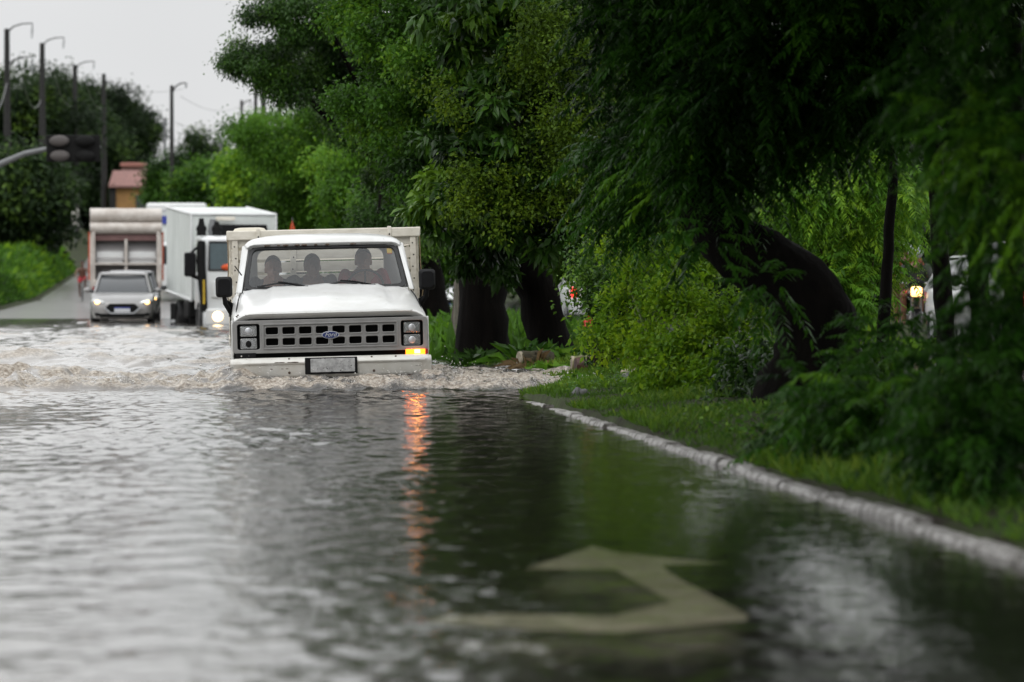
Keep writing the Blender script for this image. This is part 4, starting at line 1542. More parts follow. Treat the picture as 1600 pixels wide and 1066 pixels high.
def make_far_lorry():
    d = 140.0
    x0 = at(276, 400, d).x
    root = thing("container_lorry", "tall white lorry far back behind the refuse truck with a blue stripe under its roof", "lorry", (x0, d, float(prof(d))), (0, 0, 0.1056))
    MB().box((0, 3.4, 2.45), (2.5, 6.6, 3.2)).build("container", m_boxw, root, bevel=.05)
    MB().box((0, 3.4, 4.09), (2.62, 6.7, .42)).build("roof_fairing", m_whitepaint, root, bevel=.12)
    MB().box((-.2, .05, 3.55), (1.9, .06, .35)).build("stripe", m_plateb, root)
    MB().box((0, -.9, 1.55), (2.3, 1.7, 2.0)).build("cab", m_whitepaint, root, bevel=.12)
    MB().box((0, -1.73, 2.0), (1.9, .06, .8)).build("windscreen", m_carglass, root, bevel=.02)
    for s in (-1, 1):
        for y in (-.9, 5.2):
            wheel(root, (s * 1.0, y, .48), .48, .26)
    return root

make_far_lorry()

# ------------------------------------------------------------------ riders
m_bike = mat("bicycle_frame", (0.03, 0.03, 0.035), 0.4, var=.3)
m_red_cl = mat("red_shorts", (0.45, 0.02, 0.03), 0.8, var=.2)
m_helm = mat("dark_grey_helmet", (0.07, 0.07, 0.075), 0.25, var=.2, coat=.6)
m_helmw = mat("pale_helmet", (0.42, 0.44, 0.45), 0.3, var=.2, coat=.5)
m_visor = mat("smoked_visor", (0.35, 0.37, 0.40), 0.1, var=.2)
m_dkcl = mat("dark_jacket", (0.03, 0.032, 0.03), 0.85, var=.3)
m_rdcl = mat("red_jacket", (0.30, 0.03, 0.03), 0.85, var=.3)
m_metal = mat("bare_metal", (0.45, 0.45, 0.45), 0.3, metal=.8, var=.3)


def ring_wheel(parent, c, r, name="wheel", t=.022):
    c = Vector(c)
    pts = [c + Vector((0, r * math.cos(2 * math.pi * k / 24), r * math.sin(2 * math.pi * k / 24))) for k in range(25)]
    o = MB().tube(pts, t, 8).build(name, m_rubber, parent)
    sp = MB()
    for k in range(10):
        a = 2 * math.pi * k / 10
        sp.tube([c, c + Vector((0, r * math.cos(a), r * math.sin(a)))], .004, 4)
    sp.cyl(c - Vector((.04, 0, 0)), c + Vector((.04, 0, 0)), .03, 8)
    sp.build("rim", m_metal, o)


d = 141
p = at(129, 470, d)
bz = float(prof(d))
bk = thing("bicycle", "dark bicycle ridden along the left road edge beside the refuse truck", "bicycle", (p.x, d, bz), (0, 0, 0.14))
ring_wheel(bk, (0, 0, .34), .33)
ring_wheel(bk, (0, 1.05, .34), .33)
f = MB()
for a, b in (((0, 0, .34), (0, .16, .95)), ((0, .14, .84), (0, .62, .32)), ((0, .15, .88), (0, .80, .82)), ((0, .62, .32), (0, .84, .92)), ((0, .62, .32), (0, 1.05, .34)), ((0, .82, .80), (0, 1.05, .34))):
    f.tube([a, b], .018, 6)
f.build("frame", m_bike, bk)
MB().tube([(-.29, .22, 1.02), (-.14, .14, 1.0), (.14, .14, 1.0), (.29, .22, 1.02)], .014, 6).build("handlebar", m_bike, bk)
MB().ell((0, .86, .95), (.08, .13, .03), 10, 6).build("saddle", m_rubber, bk)
MB().tube([(-.10, .62, .17), (.10, .62, .47)], .012, 6).build("pedals", m_bike, bk)

cy_ = thing("person", "cyclist bare chested in red shorts riding at the left road edge", "person", (p.x, d, bz), (0, 0, 0.14))
b = MB()
seated_torso(b, (0, .84, .98), (0, .64, 1.44), .98)
P_ = head_shape(b, (0, .54, 1.68), 0)
limb(b, [(0, .62, 1.45), (0, .56, 1.58)], [.06, .055])
for s in (-1, 1):
    limb(b, [(s * .19, .62, 1.40), (s * .31, .42, 1.20), (s * .27, .22, 1.06)], [.05, .04, .03])
    hand(b, (s * .27, .22, 1.06), (0, -1, -.3), s)
    kn = (s * .13, .36, .76 if s < 0 else .92)
    ft = (s * .11, .60, .22 if s < 0 else .46)
    limb(b, [(s * .09, .82, .98), kn, ft], [.085, .06, .04])
    limb(b, [ft, (s * .11, .44, ft[2] - .04)], [.04, .032])
remesh_body("body", b, m_skin3, cy_, .014)
c = MB()
seated_torso(c, (0, .86, .94), (0, .80, 1.10), 1.1)
for s in (-1, 1):
    limb(c, [(s * .09, .82, .98), (s * .12, .50, .84 if s < 0 else .94)], [.105, .088])
remesh_body("shorts", c, m_red_cl, cy_, .016)
h = MB()
h.ell((0, .56, 1.725), (.086, .105, .085), 14, 8)
h.build("hair", m_hair, cy_)

# motorcycle with two people on the far carriageway
d = 55.0
px = at(1432, 480, d).x
mz = gz(px, d) + .05
mk = thing("motorcycle", "dark motorcycle with its square headlamp lit on the far carriageway", "motorcycle", (px, d, 0.02), (0, 0, -0.10))
ring_wheel(mk, (0, 0, .30), .27, t=.05)
ring_wheel(mk, (0, 1.28, .30), .27, t=.06)
f = MB()
f.tube([(-.07, .0, .30), (-.07, .22, .92)], .025, 8).tube([(.07, .0, .30), (.07, .22, .92)], .025, 8)
f.tube([(0, .25, .80), (0, .60, .45), (0, 1.28, .30)], .035, 8).tube([(0, .9, .70), (0, 1.28, .30)], .03, 8)
f.build("frame", m_steel, mk)
MB().ell((0, .62, .42), (.17, .24, .17), 12, 8).build("engine", m_metal, mk)
MB().ell((0, .48, .82), (.15, .27, .13), 14, 8).build("fuel_tank", m_darkpaint, mk)
MB().box((0, 1.02, .80), (.26, .75, .09)).build("saddle", m_rubber, mk, bevel=.03)
MB().tube([(-.36, .30, 1.02), (-.20, .18, 1.03), (0, .20, .98), (.20, .18, 1.03), (.36, .30, 1.02)], .015, 8).build("handlebar", m_metal, mk)
hl = MB().loft([[Vector((q[0], y, q[1])) for q in rrect(0, .88, .19 - k, .17 - k, .04)] for y, k in ((.16, .05), (.04, .0), (.0, .0), (-.015, .03))])
hl.build("headlight", mat("lit_motorcycle_lamp", (1, .8, .5), .3, emit=(1.0, .55, .16), emit_strength=3.5), mk)
MB().ell((0, .06, 1.02), (.14, .05, .09), 10, 7).build("fairing", m_blackpl, mk)
MB().loft([[Vector((.07 * math.cos(a), y, .60 + .03 * math.sin(a) - .1 * abs(y - .05))) for a in [k * math.pi / 4 for k in range(8)]] for y in (-.3, -.1, .1, .3)]).build("front_mudguard", m_blackpl, mk)
for s in (-1, 1):
    mo = MB().ell((s * .40, .20, 1.22), (.065, .02, .045), 10, 7).build("mirror", m_blackpl, mk)
    MB().tube([(s * .26, .20, 1.03), (s * .38, .20, 1.20)], .008, 6).build("mirror_stalk", m_metal, mo)
    MB().ell((s * .20, .10, .88), (.035, .03, .03), 8, 6).build("indicator", m_redlens, mk)


def rider(label, y, lift, jacket, helmet, reach, yaw=0.0, dx=0.0):
    root = thing("person", label, "person", (px + dx, d, 0.02), (0, 0, -0.10))
    b, c = MB(), MB()
    sh = (dx * .3, y - .12, 1.36 + lift)
    seated_torso(b, (0, y, .88 + lift), sh)
    seated_torso(c, (0, y, .86 + lift), (sh[0], sh[1], sh[2] - .01), 1.15)
    hd = Vector((sh[0], y - .18, 1.56 + lift))
    head_shape(b, hd, yaw)
    limb(b, [sh, (hd.x, hd.y + .03, hd.z - .06)], [.06, .055])
    for s in (-1, 1):
        S = Vector((sh[0] + s * .19, sh[1], sh[2] - .04))
        el = Vector((s * .32, y - .25, 1.08 + lift))
        wr = Vector((s * .33, reach, 1.05)) if reach < .6 else Vector((s * .16, y - .40, 1.0 + lift))
        limb(b, [S, el, wr], [.05, .04, .03])
        hand(b, wr, (0, -1, -.15), s)
        limb(c, [S, el, el.lerp(wr, .75)], [.075, .06, .05])
        kn = Vector((s * .22, y - .38, .84 + lift * .5))
        ft = Vector((s * .20, y - .22, .36))
        limb(b, [(s * .09, y, .88 + lift), kn, ft, ft + Vector((0, -.14, -.03))], [.09, .065, .045, .035])
    remesh_body("body", b, m_skin, root, .014)
    remesh_body("jacket", c, jacket, root, .016)
    h = MB().ell(hd + Vector((0, .015, .035)), (.135, .155, .140), 18, 12)
    ho = h.build("helmet", helmet, root)
    M = Euler((0, 0, yaw)).to_matrix()
    rings = []
    for k in range(5):
        zz = -.045 + .10 * k / 4
        rings.append([hd + M @ Vector((.128 * math.sin(a), .015 - .158 * math.cos(a), zz + .03)) for a in [R(-52 + 104 * i / 8) for i in range(9)]])
    MB().loft(rings, closed=False).build("visor", m_visor, ho, solid=.006)

rider("motorcycle passenger in red with a grey visored helmet, leaning out behind the driver", 1.08, .10, m_rdcl, m_helm, 1.0, dx=-.12)
rider("motorcycle driver in a dark jacket and pale helmet above the lit headlamp", .78, -.02, m_dkcl, m_helmw, .30)

# cars on the far carriageway
make_car("white car on the far carriageway beside the pickup's mirror with a lit headlamp", "car", (at(712, 470, 80).x, 80, 0.02), 0.1056, m_whitepaint, grille="bar", lamp=m_head)
make_car("white car on the far carriageway with red tail lamps, right of the paired trunks", "car", (at(905, 470, 88).x, 84, 0.02), 0.1056 + math.pi, m_whitepaint, lights="rear", grille="bar")
make_car("grey pickup driving away on the far carriageway with one red tail lamp showing", "pickup truck", (at(1574, 470, 46).x, 46.0, 0.02), math.pi + 0.05, m_greypaint, lights="rear", grille="bar", pickup=True, L=4.6, W=1.76, H=1.6)
make_car("white car at the right edge, hardly visible behind the hanging leaves", "car", (at(1615, 470, 50).x, 50, 0.02), 0.1056, m_whitepaint, lights="none", grille="bar")

# ------------------------------------------------------------------ foliage
lm_dark = leaf_mat("leaf_dark_broad", (0.008, 0.023, 0.005), (0.038, 0.098, 0.012), (0.13, 0.25, 0.018), 0.30, 0.25)
lm_mid = leaf_mat("leaf_mid_green", (0.012, 0.035, 0.005), (0.062, 0.168, 0.014), (0.20, 0.35, 0.020), 0.45, 0.35)
lm_light = leaf_mat("leaf_light_green", (0.026, 0.070, 0.008), (0.095, 0.235, 0.018), (0.22, 0.37, 0.024), 0.5, 0.4)
lm_yellow = leaf_mat("leaf_yellow_green", (0.024, 0.062, 0.005), (0.13, 0.275, 0.013), (0.32, 0.46, 0.022), 0.5, 0.45)
lm_olive = leaf_mat("leaf_olive_vine", (0.016, 0.036, 0.004), (0.080, 0.150, 0.010), (0.22, 0.32, 0.018), 0.5, 0.4)
lm_frond = leaf_mat("leaf_fern_like", (0.006, 0.024, 0.003), (0.042, 0.135, 0.011), (0.16, 0.34, 0.02), 0.42, 0.35)
lm_far = leaf_mat("leaf_far_dark", (0.008, 0.018, 0.006), (0.026, 0.056, 0.014), (0.09, 0.16, 0.015), 0.6, 0.25)
lm_grass = leaf_mat("grass_blade", (0.024, 0.060, 0.007), (0.080, 0.175, 0.015), (0.20, 0.29, 0.025), 0.5, 0.35)
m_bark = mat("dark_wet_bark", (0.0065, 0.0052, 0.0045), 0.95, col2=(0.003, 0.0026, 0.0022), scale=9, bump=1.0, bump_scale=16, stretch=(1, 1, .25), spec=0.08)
m_bark2 = mat("brown_stem", (0.07, 0.055, 0.035), 0.8, col2=(0.03, 0.024, 0.016), scale=9, bump=.6, bump_scale=20, spec=.2)
m_stem = mat("green_stem", (0.10, 0.14, 0.03), 0.6, var=.4)


def unit(v):
    return v / np.maximum(np.linalg.norm(v, axis=1, keepdims=True), 1e-6)


def leaf_arrays(P, D, L, W, rng, up=None, droop=0.25, fold=0.10, upjit=0.6):
    """Pointed leaves as two folded quads each: base, right, tip, left and a raised midrib point."""
    n = len(P)
    U = np.zeros((n, 3))
    U[:, 2] = 1
    if up is not None:
        U = up
    U = U + rng.normal(0, upjit, (n, 3))
    S = unit(np.cross(D, U))
    Nn = np.cross(S, D)
    L1, W1 = L[:, None], W[:, None]
    sag = np.zeros((n, 3))
    sag[:, 2] = -droop
    b = P
    m = P + D * L1 * 0.5 + Nn * L1 * fold + sag * L1 * 0.2
    tip = P + D * L1 + sag * L1
    r = P + D * L1 * 0.42 + S * W1 * 0.5 + sag * L1 * 0.25
    l_ = P + D * L1 * 0.42 - S * W1 * 0.5 + sag * L1 * 0.25
    V = np.stack([b, r, tip, l_, m], 1).reshape(-1, 3)
    k = (np.arange(n) * 5)[:, None]
    F = np.stack([k + np.array([[0, 1, 2, 4]]), k + np.array([[0, 4, 2, 3]])], 1).reshape(-1, 4)
    return V, F


def rand_dirs(n, rng):
    return unit(rng.normal(0, 1, (n, 3)))


def clump_points(c, r, n, rng, shell=0.5, lumps=5):
    """Points through an uneven ellipsoid, denser towards its skin, with outward directions."""
    d = rand_dirs(n, rng)
    k = rng.normal(0, 1, (lumps, 3))
    k /= np.linalg.norm(k, axis=1, keepdims=True)
    bump = 1 + 0.28 * np.max(d @ k.T, axis=1) ** 3 - 0.15
    rad = (shell + (1 - shell) * rng.random(n)) ** 0.8
    rad = np.where(rng.random(n) < 0.3, rng.random(n) ** 0.5, rad) * bump
    return np.asarray(c) + d * rad[:, None] * np.asarray(r), d


def crown_mesh(name, clumps, kind, material, parent, seed, size=1.0, tint0=0.35, spread=0.16):
    """clumps: (centre, radii, number of twigs, tint shift)."""
    rng = np.random.default_rng(seed)
    VS, FS, TS = [], [], []
    off = 0
    sprays = []
    for c, r, n, tb in clumps:
        if n < 30:
            sprays.append((c, r, n, tb))
            continue
        k_ = 7
        for q in range(k_):
            dd = rand_dirs(1, rng)[0]
            f_ = rng.uniform(.45, 1.0)
            g_ = rng.uniform(.32, .60)
            sprays.append((tuple(np.asarray(c) + dd * np.asarray(r) * f_), (r[0] * g_, r[1] * g_, r[2] * g_ * .42), max(4, int(n / k_ * (g_ / .45))), tb + rng.normal(0, .17)))
    for c, r, n, tb in sprays:
        P, O = clump_points(c, r, n, rng, shell=.2)
        tw = tint0 + tb + rng.normal(0, 0.09, n)
        if n >= 4:
            O = unit(O + (P - np.asarray(c)) * 0)
        if kind == "broad":        # drooping rosettes of long leaves
            per, L0, wr, down, jit = 6, 0.15, 0.47, 0.75, 0.8
        elif kind == "small":      # short twigs of small leaves
            per, L0, wr, down, jit = 9, 0.055, 0.62, 0.15, 0.9
        elif kind == "mid":
            per, L0, wr, down, jit = 7, 0.10, 0.45, 0.45, 0.8
        elif kind == "tuft":       # far crowns: larger leaf clumps
            per, L0, wr, down, jit = 5, 0.26, 0.65, 0.2, 0.9
        if kind == "frond":        # feathery compound leaves: leaflets in pairs along a drooping stalk
            nl = 16
            A = unit(O * 0.8 + np.array([0, 0, -0.15]) + rng.normal(0, .45, (n, 3)))
            Lf = size * rng.uniform(0.30, 0.55, n)
            s = np.linspace(0.12, 1.0, nl)
            ax = P[:, None, :] + A[:, None, :] * (Lf[:, None] * s)[..., None]
            ax[..., 2] -= (Lf[:, None] * rng.uniform(.2, .8, (n, 1)) * s ** 2)
            tang = A[:, None, :] + np.stack([0 * s, 0 * s, -1.1 * s], -1)[None]
            tang = tang / np.linalg.norm(tang, axis=2, keepdims=True)
            side = np.cross(tang, np.array([0, 0, 1.0]))
            side = side / np.maximum(np.linalg.norm(side, axis=2, keepdims=True), 1e-3)
            for sg in (-1, 1):
                D = unit((side * sg + tang * 0.5 + np.array([0, 0, -0.35])).reshape(-1, 3) + rng.normal(0, .28, (n * nl, 3)))
                LL = (Lf[:, None] * (0.20 * np.sin(np.pi * (0.15 + 0.8 * s)))).reshape(-1) * rng.uniform(.8, 1.15, n * nl)
                V, F = leaf_arrays(ax.reshape(-1, 3), D, LL, LL * 0.34, rng, droop=.25, fold=.03, upjit=.25)
                VS.append(V)
                FS.append(F + off)
                off += len(V)
                TS.append(np.repeat(np.repeat(tw, nl) + rng.normal(0, .05, n * nl), 2))
            continue
        PP = np.repeat(P, per, 0)
        OO = np.repeat(O, per, 0)
        L = size * L0 * rng.uniform(0.65, 1.25, n * per)
        PP = PP + rng.normal(0, spread * size * (0.6 if kind == "broad" else 1.0), (n * per, 3)) * (L0 / 0.10 if kind != "broad" else 0.5)
        D = unit(OO * 0.7 + np.array([0, 0, -down]) * rng.uniform(0.3, 1.3, (n * per, 1)) + rng.normal(0, jit, (n * per, 3)))
        V, F = leaf_arrays(PP, D, L, L * wr * rng.uniform(.8, 1.2, n * per), rng)
        VS.append(V)
        FS.append(F + off)
        off += len(V)
        TS.append(np.repeat(np.repeat(tw, per) + rng.normal(0, .07, n * per), 2))
    return mesh_np(name, np.concatenate(VS), np.concatenate(FS), material, parent, tint=np.clip(np.concatenate(TS), 0, 1))


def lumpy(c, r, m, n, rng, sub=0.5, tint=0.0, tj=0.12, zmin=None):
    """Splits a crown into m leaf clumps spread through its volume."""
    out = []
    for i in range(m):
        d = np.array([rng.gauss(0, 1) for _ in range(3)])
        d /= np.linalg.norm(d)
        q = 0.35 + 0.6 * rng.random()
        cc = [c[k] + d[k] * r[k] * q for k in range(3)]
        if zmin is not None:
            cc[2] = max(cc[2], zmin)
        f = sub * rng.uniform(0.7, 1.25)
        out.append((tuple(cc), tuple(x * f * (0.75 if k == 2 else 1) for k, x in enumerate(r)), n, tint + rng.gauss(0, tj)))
    return out


def trunk_mesh(name, pts, rad, parent, limbs=(), material=None, seed=1, n=12):
    rr_ = random.Random(seed)
    mb = MB()
    P = [Vector(p) for p in pts]
    # resample and roughen
    dense, rd = [], []
    for i in range(len(P) - 1):
        m = max(2, int((P[i + 1] - P[i]).length / 0.18))
        for k in range(m):
            f = k / m
            dense.append(P[i].lerp(P[i + 1], f) + Vector((rr_.gauss(0, .008), rr_.gauss(0, .008), 0)))
            rd.append((rad[i] + (rad[i + 1] - rad[i]) * f) * rr_.uniform(.96, 1.04))
    dense.append(P[-1])
    rd.append(rad[-1])
    rd = [q_ * (1 + .45 * math.exp(-i_ * .55)) for i_, q_ in enumerate(rd)]
    mb.tube(dense, rd, n, jit=.20, rng=rr_)
    for lp, lr in limbs:
        mb.tube(lp, lr, 7, jit=.1, rng=rr_)
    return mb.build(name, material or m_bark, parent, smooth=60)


def bend(a, b, rng, sag=0.15, k=4):
    a, b = Vector(a), Vector(b)
    pts = []
    for i in range(k + 1):
        f = i / k
        p = a.lerp(b, f)
        p += Vector((rng.gauss(0, .05), rng.gauss(0, .05), math.sin(f * math.pi) * sag)) * (b - a).length * 0.35 * (0 < i < k)
        pts.append(p)
    return pts


def tree(name, label, cat, base, top, r0, clumps, kind, leafm, seed, group=None, size=1.0, tint0=.35, extra=(), trunk_pts=None, trunk_rad=None, limb_n=7, spread=.16, barkm=None):
    rng = random.Random(seed)
    root = thing(name, label, cat, base, group=group)
    B = Vector(base)
    pts = [Vector(p) - B for p in (trunk_pts or [base, top])]
    rad = trunk_rad or [r0, r0 * .55]
    limbs = []
    cl = [(tuple(np.array(c) - np.array(base)), r, n, t) for c, r, n, t in clumps]
    tip = pts[-1]
    for c, r, n, t in rng.sample(cl, min(limb_n, len(cl))):
        a = tip if rng.random() < .6 else pts[-2].lerp(tip, .5)
        bp_ = bend(a, Vector(c), rng)
        limbs.append((bp_, [rad[-1] * .5 * (1 - .8 * i / 4) + .008 for i in range(5)]))
    pts2 = list(pts)
    pts2[0] = pts2[0] - Vector((0, 0, .25))
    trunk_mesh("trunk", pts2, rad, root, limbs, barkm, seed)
    crown_mesh("crown", cl, kind, leafm, root, seed, size, tint0, spread)
    for nm, ecl, ek, em, es, et in extra:
        ec = [(tuple(np.array(c) - np.array(base)), r, n, t) for c, r, n, t in ecl]
        crown_mesh(nm, ec, ek, em, root, seed + 7, es, et)
    return root


def C(px, py, d, rx, ry, rz, n, t=0.0):
    """A leaf clump measured where it stands in the photograph's view at distance d."""
    p = at(px, py, d)
    return ((p.x, p.y, p.z), (rx, ry, rz), n, t)


rg = random.Random(77)

# --- paired dark trunks on the median, carrying the hanging broad-leaved canopy
b1 = at(757, 552, 42.5)
b1.z = gz(b1.x, b1.y)
t1 = [b1, at(755, 500, 42.5), at(752, 430, 42.6), at(742, 370, 42.8), at(700, 260, 43.2), at(670, 120, 43.8)]
cl = []
for px, py, d in ((600, 60, 43), (660, 30, 42), (600, 150, 43.5), (640, 120, 42), (690, 90, 41), (590, 20, 44), (630, -40, 43), (700, 10, 41.5),
                  (660, 200, 42.5), (620, 210, 43.5), (680, 250, 42), (650, 290, 43), (640, -110, 43), (700, -90, 43), (560, -70, 44), (720, 160, 43.5)):
    cl.append(C(px, py, d, .55, .6, .42, 520, rg.gauss(.02, .12)))
for k in range(10):
    cl.append(((b1.x + rg.uniform(-1.2, 1.6), b1.y + rg.uniform(-1, 2.5), rg.uniform(5.2, 8)), (1.1, 1.1, .7), 420, 0))
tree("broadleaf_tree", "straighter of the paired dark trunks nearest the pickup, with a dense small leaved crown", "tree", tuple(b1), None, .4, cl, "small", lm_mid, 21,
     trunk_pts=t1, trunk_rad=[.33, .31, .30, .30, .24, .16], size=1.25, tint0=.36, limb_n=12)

b2 = at(862, 556, 41.0)
b2.z = gz(b2.x, b2.y)
t2 = [b2, at(857, 520, 41), at(842, 460, 41.1), at(815, 400, 41.3), at(800, 330, 41.4), at(800, 200, 41.5), at(810, 40, 41.5)]
cl = []
for px, py, d in ((730, 60, 39), (770, 40, 38.5), (820, 60, 38.5), (740, 140, 38.5), (790, 130, 38), (850, 130, 38.5), (700, 210, 38.8), (760, 220, 38.2), (820, 210, 38),
                  (880, 200, 38.5), (730, 280, 38.6), (790, 290, 38.2), (850, 280, 38.2), (900, 270, 38.6), (830, 340, 38.4), (880, 330, 38.8), (780, 350, 39), (690, 310, 39.3), (920, 340, 39.5),
                  (760, -30, 38.5), (850, -20, 38.5), (920, 60, 39), (930, 150, 39.5), (940, 240, 39.8), (720, 340, 40.5), (900, 390, 40), (760, 385, 40.5)):
    cl.append(C(px, py, d, .42, .5, .40, 150, rg.gauss(0, .12)))
for k in range(14):
    cl.append(((b2.x + rg.uniform(-1.3, 1.8), b2.y + rg.uniform(-2.5, 2.5), rg.uniform(4.2, 7.5)), (1.0, 1.0, .7), 170, 0))
vine = []
for px, py, d in ((745, 300, 37.6), (775, 285, 37.6), (800, 310, 37.7), (730, 305, 37.6), (860, 205, 37.4), (870, 150, 37.4), (880, 90, 37.3), (905, 200, 37.5), (870, 240, 37.4), (915, 250, 37.4),
                  (930, 215, 37.5), (820, 105, 37.6), (835, 60, 37.5), (850, 20, 37.6), (895, 285, 37.6), (935, 280, 37.6), (850, 300, 37.7), (800, 130, 37.8), (720, 165, 37.9), (925, 130, 37.6), (900, 40, 37.5), (940, 320, 37.6)):
    for q_ in range(5):
        vine.append(C(px + rg.gauss(0, 22), py + rg.gauss(0, 24), d + rg.uniform(-.2, .3), rg.uniform(.06, .26), .20, rg.uniform(.05, .24), rg.randint(8, 26), rg.gauss(.05, .14)))
tree("broadleaf_tree", "leaning one of the paired dark trunks, hung with drooping broad leaves and yellowish vines", "tree", tuple(b2), None, .4, cl, "broad", lm_dark, 22,
     trunk_pts=t2, trunk_rad=[.28, .25, .25, .29, .28, .2, .12], size=1.05, tint0=.47, limb_n=14,
     extra=[("vine", vine, "small", lm_olive, 1.0, .42)])

# --- big dark tree behind, reaching left over the road (silhouette against the sky)
b3 = at(690, 530, 58)
b3.z = gz(b3.x, b3.y)
cl = []
for px, py in ((400, 85), (420, 20), (440, 100), (450, 55), (470, 125), (480, 10), (500, 60), (500, 120), (530, 30), (540, 95), (560, 150), (575, 60), (590, 200), (600, 130), (430, -30), (510, -40), (590, -20), (560, 220), (600, 280),
               (385, 95), (415, 115), (455, 140), (620, 330), (590, 340), (640, 270), (650, 210), (640, 380), (680, 360)):
    cl.append(C(px, py, 57 + rg.uniform(-1, 1.5), .42, .6, .22, 520, rg.gauss(.0, .1)))
for px, py in ((540, 60), (570, 110), (600, 60), (560, 170), (610, 180), (630, 100), (620, 250), (640, 310), (520, 95), (660, 150), (590, -60), (530, -90), (640, -40)):
    cl.append(C(px, py, 58.5 + rg.uniform(-.5, 2), .75, .8, .55, 800, -.08))
tree("broadleaf_tree", "dark tree behind the paired trunks, its ragged branches reaching left against the sky", "tree", tuple(b3), tuple(at(600, 60, 58.5)), .3, cl, "mid", lm_dark, 23,
     size=.70, tint0=.42, limb_n=20)

# --- row of lighter trees along the median further back
rowt = [("light green feathery tree above the pickup's roof, the tallest of the far median row", (480, 225), 96, 1.9, 1.6, lm_light, .42, 17),
        ("mid green bushy tree between the light feathery tree and the dark trunks", (560, 275), 72, 1.0, 1.15, lm_light, .33, 12),
        ("dark green rounded tree low behind the pickup's slatted cage", (625, 345), 64, .85, .85, lm_mid, .35, 9),
        ("yellow green low tree just right of the white box truck's roof", (420, 285), 122, 1.7, 1.2, lm_light, .50, 12),
        ("dark low tree above the white box truck's cargo box", (330, 285), 170, 2.6, 1.4, lm_mid, .40, 12),
        ("dark green low tree right of the orange building", (272, 290), 200, 2.0, 1.6, lm_mid, .30, 10)]
for i, (lab, (px, py), d, rx, rz, lmx, t0, m) in enumerate(rowt):
    c = at(px, py, d)
    g = gz(c.x, d)
    cl = lumpy((c.x, c.y, c.z), (rx, rx * 1.1, rz), m, 330, rg, .50)
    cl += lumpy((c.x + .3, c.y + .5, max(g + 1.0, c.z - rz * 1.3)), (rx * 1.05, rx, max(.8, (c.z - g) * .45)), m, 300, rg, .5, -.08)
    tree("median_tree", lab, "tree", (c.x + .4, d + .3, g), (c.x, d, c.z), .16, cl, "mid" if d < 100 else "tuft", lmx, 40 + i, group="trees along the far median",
         size=1.15 if d < 100 else .75, tint0=t0, limb_n=8)

# --- near tree with the arching black trunk
b4 = at(1248, 640, 23.7)
b4.z = gz(b4.x, b4.y)
t4 = [b4, at(1262, 600, 23.7), at(1278, 550, 23.7), at(1275, 500, 23.7), at(1245, 445, 23.8), at(1190, 408, 23.9), at(1130, 370, 24), at(1090, 300, 24.1), at(1075, 150, 24.2), at(1090, -60, 24.4)]
cl = []
for px, py, d in ((980, 60, 25), (1020, 130, 24.5), (1060, 60, 24), (1010, 220, 25), (1060, 230, 23.6), (1110, 130, 23.4), (1120, 220, 23.4), (1050, 310, 24.6), (1180, 60, 23), (1190, 160, 23), (1150, 280, 23.5),
                  (1230, 100, 23), (1220, 200, 23.4), (1290, 40, 23), (1290, 140, 23), (1340, 90, 23.5), (1360, 190, 23), (1300, 230, 23.4), (1400, 30, 23), (1420, 130, 23), (960, 0, 25.5), (1100, -30, 24), (1230, -10, 23.5),
                  (1340, -5, 23.5), (990, 290, 25.3), (1000, 350, 25.6)):
    cl.append(C(px, py - 45, d, .36, .45, .24, 140, rg.gauss(-.04, .1)))
for px, py, d in ((1195, 440, 21.5), (1110, 365, 23)):
    cl.append(C(px, py, d, .16, .2, .10, 16, .02))
high = []  # unseen foliage overhead, added to keep sky light off the verge
while len(high) < 62:
    hx, hy, hz_ = rg.uniform(-.9, 7.5), rg.uniform(9, 24.5), rg.uniform(4.2, 8.5)
    hx += .04 * (20 - hy)
    if (hz_ - CAM_H - 1.7) / hy < .092 or (.070 < hx / hy < .150 and (hz_ - CAM_H) / hy < .175):  # opening shaped so the water can reflect sky
        continue
    high.append(((hx, hy, hz_), (1.2, 1.4, .7), 150, -.1))
while len(high) < 100:
    hx, hy, hz_ = rg.uniform(.8, 6.5), rg.uniform(10, 27), rg.uniform(3.4, 6.5)
    if (hz_ - CAM_H - 1.7) / hy < .092 or (.070 < hx / hy < .150 and (hz_ - CAM_H) / hy < .175):
        continue
    high.append(((hx, hy, hz_), (1.1, 1.3, .6), 150, -.1))
for k in range(12):
    cl.append(((b4.x + rg.uniform(-2.2, -.3), b4.y + rg.uniform(-1, 3.0), rg.uniform(3.6, 5.4)), (.9, .9, .5), 130, -.05))
tree("arching_tree", "near black trunk arching like a hook over the grassy verge under a dark feathery crown", "tree", tuple(b4), None, .3, cl, "frond", lm_frond, 31,
     trunk_pts=t4, trunk_rad=[.36, .31, .30, .30, .27, .25, .24, .2, .16, .1], size=.95, tint0=.30, limb_n=14,
     extra=[("unseen_shade_crown", high, "tuft", lm_dark, 1.0, .3)])

